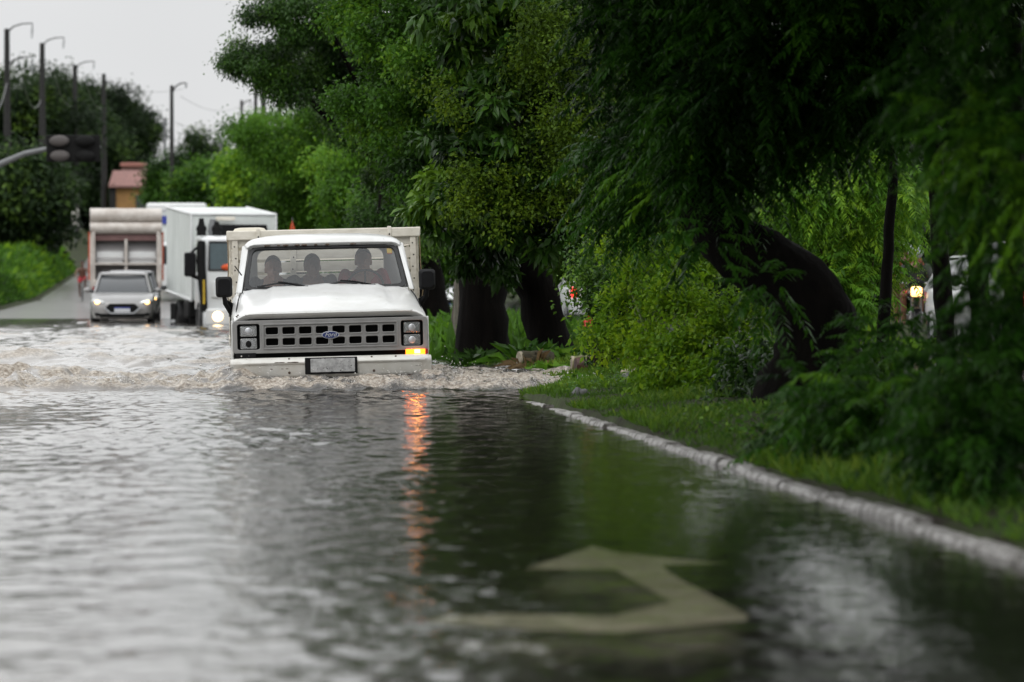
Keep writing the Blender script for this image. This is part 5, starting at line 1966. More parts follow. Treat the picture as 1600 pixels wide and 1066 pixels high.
# drooping twigs off its trunk
# --- nearest fern-leaved tree at the right edge
b5 = Vector((3.75, 18.2, gz(3.75, 18.2)))
t5 = [b5, b5 + Vector((-.1, .1, 1.0)), b5 + Vector((-.2, .3, 2.0)), b5 + Vector((-.1, .4, 3.2))]
cl = []  # lowest clumps take a darker leaf tint in place of canopy shade
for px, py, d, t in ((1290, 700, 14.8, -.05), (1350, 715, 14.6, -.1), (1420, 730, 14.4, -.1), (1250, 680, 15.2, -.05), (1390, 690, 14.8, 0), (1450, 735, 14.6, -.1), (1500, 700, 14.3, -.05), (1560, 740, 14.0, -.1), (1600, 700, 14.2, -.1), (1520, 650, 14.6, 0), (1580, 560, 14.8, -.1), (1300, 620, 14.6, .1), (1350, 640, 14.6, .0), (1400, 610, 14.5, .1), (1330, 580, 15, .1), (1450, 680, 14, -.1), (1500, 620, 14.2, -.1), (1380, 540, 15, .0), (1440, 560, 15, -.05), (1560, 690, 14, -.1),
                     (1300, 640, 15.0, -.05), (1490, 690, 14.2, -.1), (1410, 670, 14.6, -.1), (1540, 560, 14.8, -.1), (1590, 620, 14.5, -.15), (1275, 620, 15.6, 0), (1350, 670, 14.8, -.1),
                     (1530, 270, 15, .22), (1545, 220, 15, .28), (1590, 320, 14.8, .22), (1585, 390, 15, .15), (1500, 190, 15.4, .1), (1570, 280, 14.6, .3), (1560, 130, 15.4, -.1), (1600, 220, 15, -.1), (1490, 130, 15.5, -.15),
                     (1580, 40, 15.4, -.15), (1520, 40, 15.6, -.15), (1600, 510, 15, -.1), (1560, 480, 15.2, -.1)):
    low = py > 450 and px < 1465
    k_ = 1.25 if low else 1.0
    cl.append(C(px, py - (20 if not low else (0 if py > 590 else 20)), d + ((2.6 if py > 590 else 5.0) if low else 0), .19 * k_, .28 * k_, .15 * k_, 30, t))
for k in range(10):
    cl.append(((b5.x + rg.uniform(-.3, 1.6), b5.y + rg.uniform(-1, 2.0), rg.uniform(1.8, 4.4)), (.6, .7, .4), 110, -.05))
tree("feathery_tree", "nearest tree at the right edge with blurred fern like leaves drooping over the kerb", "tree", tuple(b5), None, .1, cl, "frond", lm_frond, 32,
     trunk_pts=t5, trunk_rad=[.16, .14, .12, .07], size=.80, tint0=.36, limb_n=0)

# --- yellow-green bush on the verge
b6 = at(1060, 640, 27)
b6.z = gz(b6.x, b6.y)
cl = []
for px, py, d, t in ((960, 400, 28.5, .1), (1000, 410, 28, .1), (1040, 390, 28.3, .05), (980, 470, 28, .12), (1030, 470, 27.6, .08), (1080, 460, 27.5, 0), (960, 530, 28, .05), (1010, 540, 27.4, .1), (1060, 540, 27, .05),
                     (1110, 520, 27, 0), (1150, 500, 27.2, -.05), (1030, 600, 26.8, .0), (1080, 600, 26.5, -.05), (1130, 590, 26.4, -.08), (1170, 560, 26.5, -.1), (1060, 430, 28.5, 0), (1100, 420, 28.4, -.1), (1010, 360, 28.8, .05),
                     (1050, 660, 26.2, -.1), (1110, 650, 26, -.12), (1170, 620, 26, -.15), (1200, 550, 26.5, -.15), (1210, 490, 27, -.1)):
    cl.append(C(px, py, d, .21, .30, .19, 125, t))
root6 = thing("verge_bush", "bushy yellow green shrub of tiny leaves on the verge left of the arching trunk", "bush", tuple(b6))
cl = [(tuple(np.array(c) - np.array(b6)), r, n, t) for c, r, n, t in cl]
st = MB()
for c, r, n, t in cl:
    st.tube(bend((rg.uniform(-.2, .2), rg.uniform(-.2, .2), -.1), c, rg, .2), [.016, .014, .011, .008, .004], 6)
st.build("stems", m_stem, root6)
crown_mesh("foliage", cl, "small", lm_yellow, root6, 61, .95, .56)


def bush(name, label, cat, base, cl, kind, lmx, seed, size=1.0, tint0=.35, group=None, stemm=None):
    root = thing(name, label, cat, tuple(base), group=group)
    B = np.array(base)
    cl2 = [(tuple(np.array(c) - B), r, n, t) for c, r, n, t in cl]
    s_ = MB()
    for c, r, n, t in cl2[:14]:
        s_.tube(bend((rg.uniform(-.1, .1), rg.uniform(-.1, .1), -.12), c, rg, .15), [.018, .015, .011, .008, .005], 6)
    s_.build("stems", stemm or m_bark2, root)
    crown_mesh("foliage", cl2, kind, lmx, root, seed, size, tint0)
    return root


# --- bright sapling behind the arching trunk, lit from the open carriageway
b7 = at(1345, 540, 38)
b7.z = gz(b7.x, b7.y)
cl = [C(px, py, 37 + rg.uniform(-1, 1.5), .34, .4, .26, 75, t) for px, py, t in ((1270, 310, .1), (1320, 290, .12), (1370, 300, .1), (1290, 370, .1), (1340, 360, .12), (1385, 340, .05), (1270, 420, .05), (1320, 430, .05), (1300, 480, 0), (1410, 290, .0), (1345, 400, .0), (1300, 260, .05), (1240, 300, .05), (1250, 350, .05), (1290, 530, -.1), (1250, 480, -.05), (1360, 250, .05))]
bush("sapling", "bright green sapling seen through the gap behind the arching trunk", "sapling", b7, cl, "frond", lm_light, 71, 1.15, .58)

b9 = at(1215, 640, 25.2)
b9.z = gz(b9.x, b9.y)
cl = [C(px, py, 25.2 + rg.uniform(-.4, .5), .24, .3, .18, 120, t) for px, py, t in ((1160, 600, -.1), (1195, 575, -.05), (1225, 605, -.15), (1320, 610, -.1), (1270, 630, -.15), (1180, 630, -.1), (1350, 590, -.05))]
bush("undergrowth_shrub", "low dark shrub growing round the foot of the arching trunk", "shrub", b9, cl, "mid", lm_dark, 91, .8, .36)

# --- dark shrub with red blossoms right of the paired trunks
b8 = at(945, 560, 34)
b8.z = gz(b8.x, b8.y)
cl = [C(px, py, 33.5 + rg.uniform(-.6, .6), .20, .25, .18, 110, t) for px, py, t in ((930, 470, 0), (960, 450, 0), (945, 500, -.05), (970, 520, -.1), (925, 440, .05), (960, 400, 0), (980, 480, -.1), (985, 430, -.1), (950, 545, -.15), (910, 410, 0))]
r8 = bush("flowering_shrub", "dark small leaved shrub with one hanging scarlet blossom beside the leaning trunk", "shrub", b8, cl, "small", lm_dark, 81, .9, .5)
m_bloom = mat("scarlet_petals", (0.70, 0.035, 0.02), 0.5, var=.3, scale=30)
rb = np.random.default_rng(5)
for px, py in ((921, 496),):
    c = np.array(at(px, py, 33)) - np.array(b8)
    n_ = 12 if py > 480 else 6
    D = unit(rb.normal(0, .6, (n_, 3)) + np.array([0, 0, -1.0]))
    V, F = leaf_arrays(np.repeat(c[None], n_, 0) + rb.normal(0, .015, (n_, 3)), D, np.full(n_, .10), np.full(n_, .045), rb)
    mesh_np("blossom", V, F, m_bloom, r8, tint=np.zeros(len(F)))

# thin dark saplings and trunks at right
for lab, pts in (("thin leaning dark sapling left of the motorcycle", [(1375, 560, 31), (1382, 500, 31), (1386, 420, 31), (1392, 300, 31), (1402, -10, 31)]),
                 ("slim dark trunk between the motorcycle and the red tail lamp", [(1482, 580, 30), (1478, 500, 30), (1470, 430, 30), (1462, 300, 30), (1445, -10, 30)]),
                 ("twin stemmed dark trunk right of the red tail lamp", [(1545, 600, 28), (1535, 520, 28), (1530, 440, 28), (1522, 330, 28), (1512, -20, 28)])):
    P = [at(*q) for q in pts]
    P[0].z = gz(P[0].x, P[0].y)
    root = thing("young_tree", lab, "tree", tuple(P[0]))
    lim = []
    if "twin" in lab:
        lim = [([Vector(p) - P[0] + Vector((.22 + .05 * i, .1, 0)) for i, p in enumerate(P)], [.10, .09, .09, .08, .06])]
    r_ = .055 if "thin" in lab else .085
    trunk_mesh("trunk", [p - P[0] - Vector((0, 0, .2 if i == 0 else 0)) for i, p in enumerate(P)], [r_ * 1.3, r_, r_, r_ * .9, r_ * .6], root, lim, seed=5, n=9)
    q = P[-1] - P[0]
    cc = lumpy((q.x, q.y, q.z + .1), (.8, .9, .42), 9, 150, rg, .5, -.08)
    crown_mesh("crown", cc, "mid", lm_dark, root, hash(lab) % 100 if False else len(lab), 1.1, .36)

# --- trees along the far side of the other carriageway
far_kinds = [lm_far, lm_dark, lm_far]
far_lab = ["dark dense tree beyond the far carriageway, behind the paired trunks", "dark tree beyond the far carriageway between the right hand trunk and the verge bush",
           "broad dark tree beyond the far carriageway behind the verge bush", "dark tree beyond the far carriageway behind the arching trunk", "tall dark tree beyond the far carriageway above the motorcycle",
           "dark tree beyond the far carriageway at the right edge", "deep green tree beyond the far carriageway above the pickup's right mirror", "dark tree far down the other carriageway behind the cage"]
for i, (px, d, h, w_) in enumerate(((880, 128, 10.5, 4.4), (990, 112, 9.5, 4), (1100, 98, 8.6, 3.8), (1215, 88, 6.4, 3.2), (1420, 76, 5.2, 2.8), (1720, 66, 8.5, 3.0), (745, 160, 12.5, 5), (650, 190, 14, 5.5))):
    x = at(px, 444, d).x
    g = gz(x, d)
    cl = lumpy((x, d, g + h * .58), (w_, w_, h * .44), 26, 190, rg, .42)
    cl += lumpy((x, d, g + 1.6), (w_ * 1.1, w_ * .8, 1.6), 12, 170, rg, .5, -.05, zmin=g + .6)
    tree("roadside_tree", far_lab[i], "tree", (x, d, g), (x + .3, d, g + h * .6), .28, cl, "tuft", far_kinds[i % 3], 100 + i, group="trees beyond the far carriageway", size=1.15, tint0=.34, limb_n=9)

# --- dark trees at the left
left_t = [("dark tree with bright tufts standing above the weeds at the left edge", (15, 300), 178, 2.6, 2.3, .46), ("dark tree left of the white road sign, under the signal arm", (70, 290), 285, 4.0, 3.5, .36),
          ("tall dark tree behind the leftmost pole", (25, 195), 240, 4.8, 4.0, .32), ("tall dark tree with a rounded top behind the second and third poles", (100, 190), 292, 4.9, 5.0, .32),
          ("dark rounded tree right of the signal, above the orange building", (203, 205), 300, 3.0, 3.5, .28), ("dark tree filling in below the signal heads", (150, 275), 290, 3.8, 3.8, .34), ("dark leaning tree behind the signal box", (150, 195), 300, 3.6, 3.6, .30)]
for i, (lab, (px, py), d, rx, rz, t0) in enumerate(left_t):
    c = at(px, py, d)
    g = gz(c.x, d)
    cl = lumpy((c.x, c.y, c.z), (rx, rx, rz), 20, 210, rg, .45)
    if c.z - rz - g > .5:
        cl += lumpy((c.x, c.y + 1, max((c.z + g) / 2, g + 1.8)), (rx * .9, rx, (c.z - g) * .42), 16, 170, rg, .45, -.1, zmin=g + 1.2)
    tree("roadside_tree", lab, "tree", (c.x, d, g), (c.x, d, c.z), .3, cl, "tuft", lm_far, 130 + i, group="dark trees along the left roadside", size=1.2 if i else 1.5, tint0=t0, limb_n=8)
c = at(330, 237, 300)
g = gz(c.x, 300)
tree("distant_tree", "small dome of a far dark tree below the street lamp head", "tree", (c.x, 300, g), (c.x, 300, c.z), .3, lumpy((c.x, 300, c.z - 1.5), (3.0, 3, 3.0), 16, 150, rg, .5), "tuft", lm_far, 160, size=1.3, tint0=.3)

# ------------------------------------------------------------------ grass, weeds, low plants
def blades(name, P, L, W, rng, material, tint, lean=.45):
    n = len(P)
    D = unit(np.stack([rng.normal(0, lean, n), rng.normal(0, lean, n), np.ones(n)], 1))
    V, F = leaf_arrays(P, D, L, W, rng, up=rng.normal(0, 1, (n, 3)), droop=.18, fold=.02, upjit=.1)
    return mesh_np(name, V, F, material, None, tint=np.clip(np.repeat(tint, 2), 0, 1))


rng = np.random.default_rng(55)
n = 110000
yy = 9 + 36 * rng.random(n) ** 0.75
tt = KERB_T + .14 + np.abs(rng.random(n) ** 1.3) * 4.0
dens = fbm(tt * 1.4, yy * .9, 91, 3)
keep = (dens + rng.normal(0, .3, n) > -.25 + 1.1 * sstep(23, 15, yy) * sstep(.45, .9, tt - KERB_T))
tt, yy, dens = tt[keep], yy[keep], dens[keep]
xx = tt + SL * yy
zz = ground_z(xx, yy)
keep = zz > -0.012
xx, yy, zz, dens, tt = xx[keep], yy[keep], zz[keep], dens[keep], tt[keep]
n = len(xx)
L = rng.uniform(.03, .095, n) * (1 + .9 * np.clip(dens, 0, 1)) * (1 + .7 * sstep(4, 5.5, tt))
o = blades("verge_grass", np.stack([xx, yy, zz - .005], 1), L, L * rng.uniform(.06, .13, n) + .003, rng, lm_grass, .42 + .25 * dens + rng.normal(0, .14, n))
tag(o, "short green grass and weeds covering the median verge behind the kerb", "grass", kind="stuff")
# leafy ground cover
n = 16000
yy = 11 + 30 * rng.random(n) ** .8
tt = KERB_T + .35 + rng.random(n) * 3.4
dens = fbm(tt * 1.1, yy * .7, 97, 3)
keep = dens > .05
tt, yy = tt[keep], yy[keep]
xx = tt + SL * yy
zz = ground_z(xx, yy)
keep = zz > -.01
xx, yy, zz = xx[keep], yy[keep], zz[keep]
n = len(xx)
L = rng.uniform(.025, .06, n)
D = unit(np.stack([rng.normal(0, 1, n), rng.normal(0, 1, n), rng.uniform(.0, .9, n)], 1))
V, F = leaf_arrays(np.stack([xx, yy, zz + rng.uniform(.0, .10, n)], 1), D, L, L * .6, rng)
tag(mesh_np("ground_cover", V, F, lm_mid, None, tint=np.clip(np.repeat(rng.normal(.5, .18, n), 2), 0, 1)), "low creeping leaves spread over the median verge", "ground cover", kind="stuff")
# tall weeds on the left bank
n = 46000
yy = rng.uniform(98, 205, n)
tt = EDGE_L - .1 - np.abs(rng.normal(0, 2.2, n))
dens = fbm(tt * .6, yy * .25, 93, 3)
xx = tt + SL * yy
zz = ground_z(xx, yy)
L = rng.uniform(.25, .75, n) * (1 + .6 * dens) * (.35 + .65 * sstep(0, 1.2, EDGE_L - tt))
o = blades("bank_weeds", np.stack([xx, yy, zz], 1), np.abs(L) + .1, np.abs(L) * .22 + .03, rng, lm_mid, .40 + .30 * dens + rng.normal(0, .18, n), lean=.6)
tag(o, "tall rank weeds covering the bank along the left road edge", "weeds", kind="stuff")
# rank growth on the median between the pickup and the trunks
n = 15000
yy = rng.uniform(44, 100, n)
tt = rng.uniform(3.2, 6.8, n)
xx = tt + SL * yy
zz = ground_z(xx, yy)
L = rng.uniform(.15, .7, n)
o = blades("median_weeds", np.stack([xx, yy, zz], 1), L, L * .16 + .015, rng, lm_light, .25 + rng.normal(0, .15, n), lean=.6)
tag(o, "rank green growth on the median beyond the paired trunks", "weeds", kind="stuff")


def clump_plant(label, px, py, d, h, n, lmx, tint, seed, name="grass_clump", cat="plant", wide=.10, lean=.5, group=None):
    p = at(px, py, d)
    p.z = gz(p.x, p.y)
    r_ = np.random.default_rng(seed)
    P = np.stack([r_.normal(0, h * .22, n), r_.normal(0, h * .22, n), np.full(n, -.02)], 1)
    D = unit(np.stack([r_.normal(0, lean, n), r_.normal(0, lean, n), np.ones(n)], 1))
    L = h * r_.uniform(.5, 1.15, n)
    V, F = leaf_arrays(P, D, L, L * wide, r_, droop=.5, fold=.05)
    o = mesh_np(name, V, F, lmx, None, tint=np.clip(np.repeat(r_.normal(tint, .15, n), 2), 0, 1))
    o.location = p
    return tag(o, label, cat, group)

clump_plant("dark arching grass tuft at the foot of the left hand trunk", 740, 556, 40.8, .55, 110, lm_mid, .30, 1)
clump_plant("green grass tuft in the water right of the left hand trunk", 800, 556, 40.5, .42, 90, lm_mid, .45, 2)
clump_plant("grass tuft standing in the wash beside the pickup's bumper", 716, 575, 38.8, .38, 70, lm_mid, .5, 3)
clump_plant("fern tuft growing against the right hand trunk", 840, 545, 39.6, .70, 90, lm_frond, .5, 4, "fern", "fern", .16)
clump_plant("leafy weed at the foot of the right hand trunk", 880, 560, 39, .45, 80, lm_light, .5, 5, "weed", "plant", .35)
clump_plant("bright leafy weed left of the mossy log", 855, 585, 36.5, .35, 90, lm_light, .55, 6, "weed", "plant", .40)
clump_plant("low dark plant hanging over the fallen log", 960, 590, 34, .35, 70, lm_mid, .5, 7, "weed", "plant", .35)
clump_plant("weed with broad leaves on the verge point near the wash", 900, 600, 31.8, .22, 80, lm_light, .5, 8, "weed", "plant", .45)
clump_plant("yellowish weed in the dark soil beside the arching trunk", 1215, 650, 23.0, .22, 50, lm_yellow, .45, 9, "weed", "plant", .25)
clump_plant("dead brown tuft of straw beside the mossy log", 838, 572, 38.2, .50, 90, leaf_mat("straw", (.06, .04, .02), (.14, .09, .04), (.25, .18, .08), .7, .2), .5, 10, "straw_tuft", "plant", .06, .9)
clump_plant("small weed sprouting over the kerb at the right", 1330, 800, 13.6, .16, 36, lm_yellow, .4, 11, "weed", "plant", .30)
clump_plant("long thin grass tuft left of the motorcycle", 1340, 520, 36, 1.3, 120, lm_yellow, .45, 12, "grass_clump", "plant", .03, .45)
clump_plant("leafy green stalk plant growing left of the dark stump", 728, 520, 47, .95, 120, lm_light, .45, 13, "weed", "plant", .30, .35)
clump_plant("tall green growth by the pickup's right headlight", 690, 520, 52, 1.1, 150, lm_light, .30, 14, "weed", "plant", .14, .5)

# ------------------------------------------------------------------ logs, stump, stones on the median
def log(label, px, py, d, L, r, material, yaw, name="log", cat="log", endm=None, flat=.85):
    p = at(px, py, d)
    root = thing(name, label, cat, (p.x, p.y, gz(p.x, p.y)), (0, 0, yaw))
    rr_ = random.Random(px)
    mb = MB()
    pts = [Vector((-L / 2 + L * i / 8, rr_.gauss(0, .006), r * flat * .92)) for i in range(9)]
    mb.tube(pts, [r * .86] + [r * rr_.uniform(.93, 1.05) for _ in range(7)] + [r * .86], 14, squash=flat, jit=.10, rng=rr_)
    mb.build("bark", material, root, smooth=50)
    if endm:
        MB().tube([(-L / 2 - .012, 0, r * flat * .92), (-L / 2 + .02, 0, r * flat * .92)], r * .80, 14).build("cut_end", endm, root, smooth=30)
    return root

m_redlog = mat("reddish_wet_wood", (0.085, 0.028, 0.018), 0.6, col2=(0.03, 0.012, 0.01), scale=7, bump=.8, bump_scale=18, stretch=(.3, 1, 1))
m_moss = mat("mossy_pale_wood", (0.22, 0.20, 0.10), 0.85, col2=(0.08, 0.085, 0.03), scale=6, bump=.8, bump_scale=20)
m_pale = mat("pale_cut_wood", (0.42, 0.38, 0.29), 0.8, col2=(0.25, 0.21, 0.15), scale=9)
m_stone = mat("grey_stone", (0.20, 0.20, 0.20), 0.8, col2=(0.10, 0.10, 0.10), scale=8, bump=.8, bump_scale=14)
m_redp = mat("faded_red_paint", (0.20, 0.02, 0.02), 0.6, col2=(0.10, 0.015, 0.012), scale=5)
log("fallen reddish brown log half hidden under the verge bush", 950, 576, 35.2, .72, .105, m_redlog, .12)
log("short mossy pale log left of the reddish log", 913, 577, 35.4, .27, .125, m_moss, .08, endm=m_pale)
log("mossy dark log with straw at the foot of the right hand trunk", 838, 580, 38.3, .42, .13, mat("dark_mossy_wood", (.07, .065, .03), .9, col2=(.025, .02, .012), scale=8, bump=.8, bump_scale=18), .3, endm=m_pale)
log("small red painted log with a pale end lying behind the pickup's headlight", 690, 535, 54, .34, .13, m_redp, .1, endm=m_pale)
# standing stump
p = at(722, 540, 50)
root = thing("tree_stump", "tall grey brown stump with a sloping pale top left of the paired trunks", "stump", (p.x, p.y, gz(p.x, p.y)))
H_ = at(722, 438, 50).z - gz(p.x, p.y)
trunk_mesh("bark", [(0, 0, -.2), (0, 0, H_ * .4), (.02, 0, H_ * .9), (.03, 0, H_)], [.17, .165, .16, .12], root, material=mat("grey_brown_bark", (.085, .068, .055), .9, col2=(.045, .035, .028), scale=6, bump=.8, bump_scale=14), seed=3)
MB().ell((.03, 0, H_ - .02), (.13, .13, .07), 12, 7).build("weathered_top", mat("weathered_grey_wood", (.20, .18, .165), .9, var=.3), root)
p = at(711, 555, 46)
o = MB().tube([(0, 0, -.1), (.01, 0, .6), (.03, 0, 1.25)], [.035, .032, .022], 8).build("stake", mat("pale_stake_wood", (.22, .20, .16), .8, var=.4), None)
o.location = (p.x, p.y, gz(p.x, p.y))
tag(o, "thin pale wooden stake standing in front of the tall stump", "stake")


def stone(label, px, py, d, r, material, seed):
    rr_ = random.Random(seed)
    mb = MB().ell((0, 0, r * .5), (r * 1.25, r, r * .8), 14, 10)
    mb.v = [tuple(Vector(v) * (1 + .12 * math.sin(v[0] * 40 / (r * 8) + seed) + rr_.uniform(-.05, .05))) for v in mb.v]
    o = mb.build("stone", material, None, smooth=30)
    p = at(px, py, d)
    o.location = (p.x, p.y, gz(p.x, p.y) - r * .15)
    return tag(o, label, "stone")

stone("rounded grey stone under the verge bush's left side", 985, 603, 30.5, .07, m_stone, 1)
stone("pale yellowish stone above the grey one under the verge bush", 987, 583, 32.5, .085, m_pale, 2)
stone("flat dark stone lying in the verge grass", 905, 622, 27.5, .06, m_stone, 3)
stone("small white stone by the mossy log in the wash", 893, 592, 34.2, .06, mat("white_stone", (.5, .49, .46), .8, var=.3), 4)

# ------------------------------------------------------------------ poles, wires, signals, signs, buildings
m_pole = mat("dark_concrete_pole", (0.020, 0.019, 0.018), 0.8, var=.4, scale=4)
m_arm = mat("galvanised_arm", (0.17, 0.175, 0.18), 0.5, metal=.3, var=.2)
m_ins = mat("grey_insulator", (0.30, 0.31, 0.32), 0.4, var=.3)


def util_pole(label, px, ptop, d, r=.13, arms=(), group="utility poles along the left roadside", mats=m_pole):
    top = at(px, ptop, d)
    g = gz(top.x, d)
    root = thing("utility_pole", label, "utility pole", (top.x, d, g), group=group)
    H = top.z - g
    MB().tube([(0, 0, -.3), (0, 0, H * .6), (0, 0, H)], [r * 1.35, r, r * .8], 10).build("mast", mats, root)
    k = d / FPX
    for (ax, ay), drop in arms:
        z0 = (CAM_H + (444 - ay) * k) - g - .55
        x1 = (ax - px) * k
        a = MB().tube([(0, 0, z0), (x1 * .25, 0, z0 + .38), (x1 * .6, 0, z0 + .55), (x1, 0, z0 + .58)], [.05, .045, .04, .035], 8).build("bracket", mats, root)
        MB().tube([(x1, 0, z0 + .58), (x1 - .02, 0, z0 + .58 - drop * .5), (x1 - .05, 0, z0 + .58 - drop)], [.03, .06, .03], 8).build("insulator", m_ins, a)
    return root, Vector((top.x, d, top.z))

up1, p1 = util_pole("tall dark pole nearest the left edge with two curved brackets", 12, 46, 190, .20, [((52, 38), .9), ((52, 90), 1.0)])
up2, p2 = util_pole("second dark pole from the left with one curved bracket", 67, 68, 226, .22, [((101, 60), .8)])
up3, p3 = util_pole("third dark pole from the left with one curved bracket", 118, 102, 240, .21, [((148, 97), .6)])
up4, p4 = util_pole("fourth dark pole from the left with a short straight bracket beside the signal", 163, 116, 252, .20, [((178, 128), .3)])
up5, p5 = util_pole("lone dark pole in the middle of the sky gap", 269, 134, 175, .12, [((292, 131), .3)])
up6, p6 = util_pole("thin pale pole left of the street lamp among far trees", 258, 185, 240, .12, mats=m_arm)
up7, p7 = util_pole("thin far pole right of the street lamp", 378, 157, 240, .13, [((392, 158), .3)])
up8, p8 = util_pole("slim grey pole rising behind the light feathery tree", 400, 112, 150, .09)
up9, p9 = util_pole("darker pole beside the slim grey one behind the light feathery tree", 412, 118, 148, .13)
up10, p10 = util_pole("pole under the ragged dark branches right of the pole pair", 437, 128, 145, .13)


def cable(label, a, b, sag, r=.022):
    a, b = Vector(a), Vector(b)
    pts = [a.lerp(b, i / 12) - Vector((0, 0, sag * 4 * (i / 12) * (1 - i / 12))) for i in range(13)]
    o = MB().tube(pts, r, 5).build("cable", mat("grey_cable", (0.20, 0.20, 0.20), .6, var=.2), None)
    return tag(o, label, "cable", "overhead cables")

cable("grey cable looping low from the leftmost pole towards the left edge", p1 + Vector((.0, 0, -3.2)), at(-60, 150, 112), 1.6)
cable("grey cable hanging in a loop between the first and second poles", p1 + Vector((.9, 0, -2.9)), p2 + Vector((-.1, 0, -4.0)), 1.1)
cable("grey cable hanging between the second and third poles", p2 + Vector((.8, 0, -1.9)), p3 + Vector((-.1, 0, -3.0)), .9)
cable("grey cable hanging between the third and fourth poles", p3 + Vector((.8, 0, -1.2)), p4 + Vector((0, 0, -2.6)), .8)
cable("thin high cable from the fourth pole to the lone middle pole", p4 + Vector((.3, 0, -.4)), p5 + Vector((.6, 0, -.2)), .5, .012)
cable("thin cable crossing the sky from the lone middle pole to the far right pole", p5 + Vector((.5, 0, -.6)), p7 + Vector((0, 0, -.4)), .6, .012)
cable("lower thin cable crossing the sky gap to the far right pole", p5 + Vector((.2, 0, -2.0)), p7 + Vector((0, 0, -1.6)), .6, .012)
cable("thin cable from the far right pole to the poles behind the feathery tree", p7 + Vector((.3, 0, -.2)), p9 + Vector((0, 0, -.5)), .5, .012)

# traffic signal on its mast arm
d = 95
sp_ = at(-80, 420, d)
g = gz(sp_.x, d)
sig = thing("traffic_signal", "horizontal traffic signal seen from behind on a long grey mast arm at the left", "traffic light", (sp_.x, d, g))
O = Vector((sp_.x, d, g))
arm = [at(-80, 330, d) - O, at(-60, 288, d) - O, at(0, 257, d) - O, at(40, 240, d) - O, at(80, 232, d) - O, at(120, 230, d) - O, at(158, 230, d) - O]
MB().tube([(0, 0, -.3), arm[0], arm[1]], [.15, .13, .12], 10).build("mast", m_arm, sig)
MB().tube(arm[1:], [.11, .10, .085, .075, .06, .05], 10).build("mast_arm", m_arm, sig)
c = at(117, 233, d) - O
bx = MB().box(c + Vector((0, -.25, 0)), (1.60, .06, .80))
bp = bx.build("backplate", m_black, sig, bevel=.03)
for k in range(2):
    for j, mm in ((-1, m_greypaint), (1, m_black)):
        MB().ell(c + Vector((-.40 + .02 * k, -.36, .22 * (1 if k == 0 else -1))) if j < 0 else c + Vector((.36, -.36, .22 * (1 if k == 0 else -1))), (.30, .12, .17), 14, 8).build("signal_head", mat("dusty_signal_shell", (.085, .075, .072), .7, var=.25) if j < 0 else mm, bp)
# street lamp heads
for lab, px, py, d_, hx in (("flat street lamp head on a short arm above the far dome tree", 352, 200, 230, 372), ("pale street lamp head low among the far trees", 338, 240, 200, 352)):
    t_ = at(px, py, d_)
    g = gz(t_.x, d_)
    lp = thing("street_lamp", lab, "street lamp", (t_.x, d_, g), group="street lamps on the far road")
    Hh = t_.z - g
    MB().tube([(-.3, 0, -.3), (-.3, 0, Hh - .8), (-.2, 0, Hh - .1), (.4, 0, Hh)], [.09, .07, .06, .05], 8).build("mast", m_arm, lp)
    MB().ell((.65, 0, Hh - .02), (.45, .22, .11), 12, 8).build("lamp_head", m_arm, lp)

# road signs and cabinet at the left
d = 225
q = at(118, 340, d)
g = gz(q.x, d)
sgn = thing("road_sign", "tall rounded pale road sign on a post seen from behind left of the refuse truck", "road sign", (q.x, d, g))
MB().loft([[Vector((a, y, b)) for a, b in rrect(0, q.z - g, .50, 1.25, .2)] for y in (-.02, .02)]).build("panel", mat("pale_sign_back", (.48, .46, .42), .6, var=.15), sgn, smooth=30)
MB().cyl((0, .05, -.3), (0, .05, q.z - g + .3), .04, 8).build("post", m_arm, sgn)
d = 215
q = at(84, 362, d)
g = gz(q.x, d)
cb_ = thing("equipment_cabinet", "pale grey roadside cabinet beside the dark left trees", "cabinet", (q.x, d, g))
hz = q.z - g
MB().box((0, 0, hz), (1.05, .7, 1.9)).build("cabinet_body", mat("pale_grey_steel", (.40, .43, .46), .5, var=.15), cb_, bevel=.04)
MB().box((0, .1, hz / 2 - .3), (.5, .4, max(.2, hz - .7))).build("plinth", m_stone, cb_)
MB().box((0, -.37, hz), (.90, .02, 1.6)).build("door", mat("paler_grey_steel", (.46, .49, .52), .5, var=.12), cb_, bevel=.01)
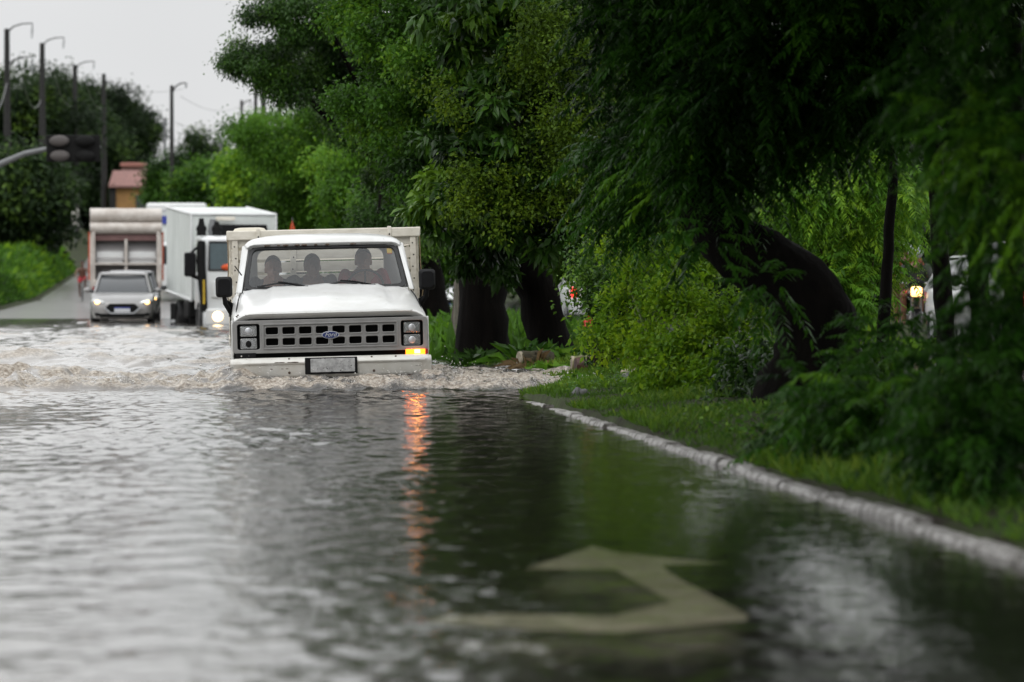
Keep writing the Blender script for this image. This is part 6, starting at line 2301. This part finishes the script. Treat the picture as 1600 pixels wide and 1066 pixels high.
# orange pennant beyond the cage
d = 66
q = at(457, 352, d)
g = gz(q.x, d)
fl_ = thing("flag", "small orange pennant on a thin pole standing beyond the pickup's slatted bed", "flag", (q.x, d, g))
MB().cyl((0, 0, -.2), (0, 0, q.z - g + .16), .014, 6).build("pole", m_steel, fl_)
MB().loft([[Vector((a, y, q.z - g + b)) for a, b in ((-.055, -.10), (.06, -.10), (.02, .03), (.0, .13), (-.03, .02))] for y in (-.012, .012)]).build("cloth", m_orange, fl_, smooth=0)
# orange house and the pinkish one behind it
d = 252
q = at(214, 318, d)
g = gz(q.x, d)
hs = thing("orange_house", "low ochre orange house with a pinkish tiled roof behind the refuse truck", "house", (q.x, d, g))
k = d / FPX
zt = CAM_H + (444 - 292) * k - g
MB().box((0, 2, zt / 2), (80 * k, 5, zt)).build("wall", mat("ochre_wall", (.42, .23, .08), .8, col2=(.33, .18, .07), scale=1.2), hs)
rf_ = MB().loft([[Vector((-42 * k, y, z)), Vector((42 * k, y, z)), Vector((42 * k, y, z + .15)), Vector((-42 * k, y, z + .15))] for y, z in ((-.9, zt - .1), (2, zt + 1.2), (5, zt - .1))])
rf_.build("roof", mat("pinkish_tiles", (.30, .15, .13), .8, col2=(.18, .10, .09), scale=5), hs, smooth=0)
MB().box((-36 * k, -.55, zt / 2 + .2), (.5, .2, zt)).build("pillar", m_pole, hs)
MB().box((12 * k, -.56, zt - 1.2), (1.2, .1, 1.1)).build("window", m_carglass, hs)
q = at(208, 268, 275)
g = gz(q.x, 275)
h2 = thing("pink_house", "upper pink walled house with a tiled roof above the orange house", "house", (q.x, 275, g))
k = 275 / FPX
zt = CAM_H + (444 - 262) * k - g
MB().box((0, 2, zt / 2), (34 * k, 4, zt)).build("wall", mat("pink_wall", (.42, .25, .23), .8, var=.2), h2)
MB().box((0, 1.9, zt + .2), (38 * k, 4.6, .4)).build("roof", mat("red_tiles", (.35, .15, .12), .8, var=.3), h2, bevel=.1)
for xx_ in (-.5, .5):
    MB().box((xx_, -.05, zt - .9), (.6, .1, .8)).build("window", m_carglass, h2)
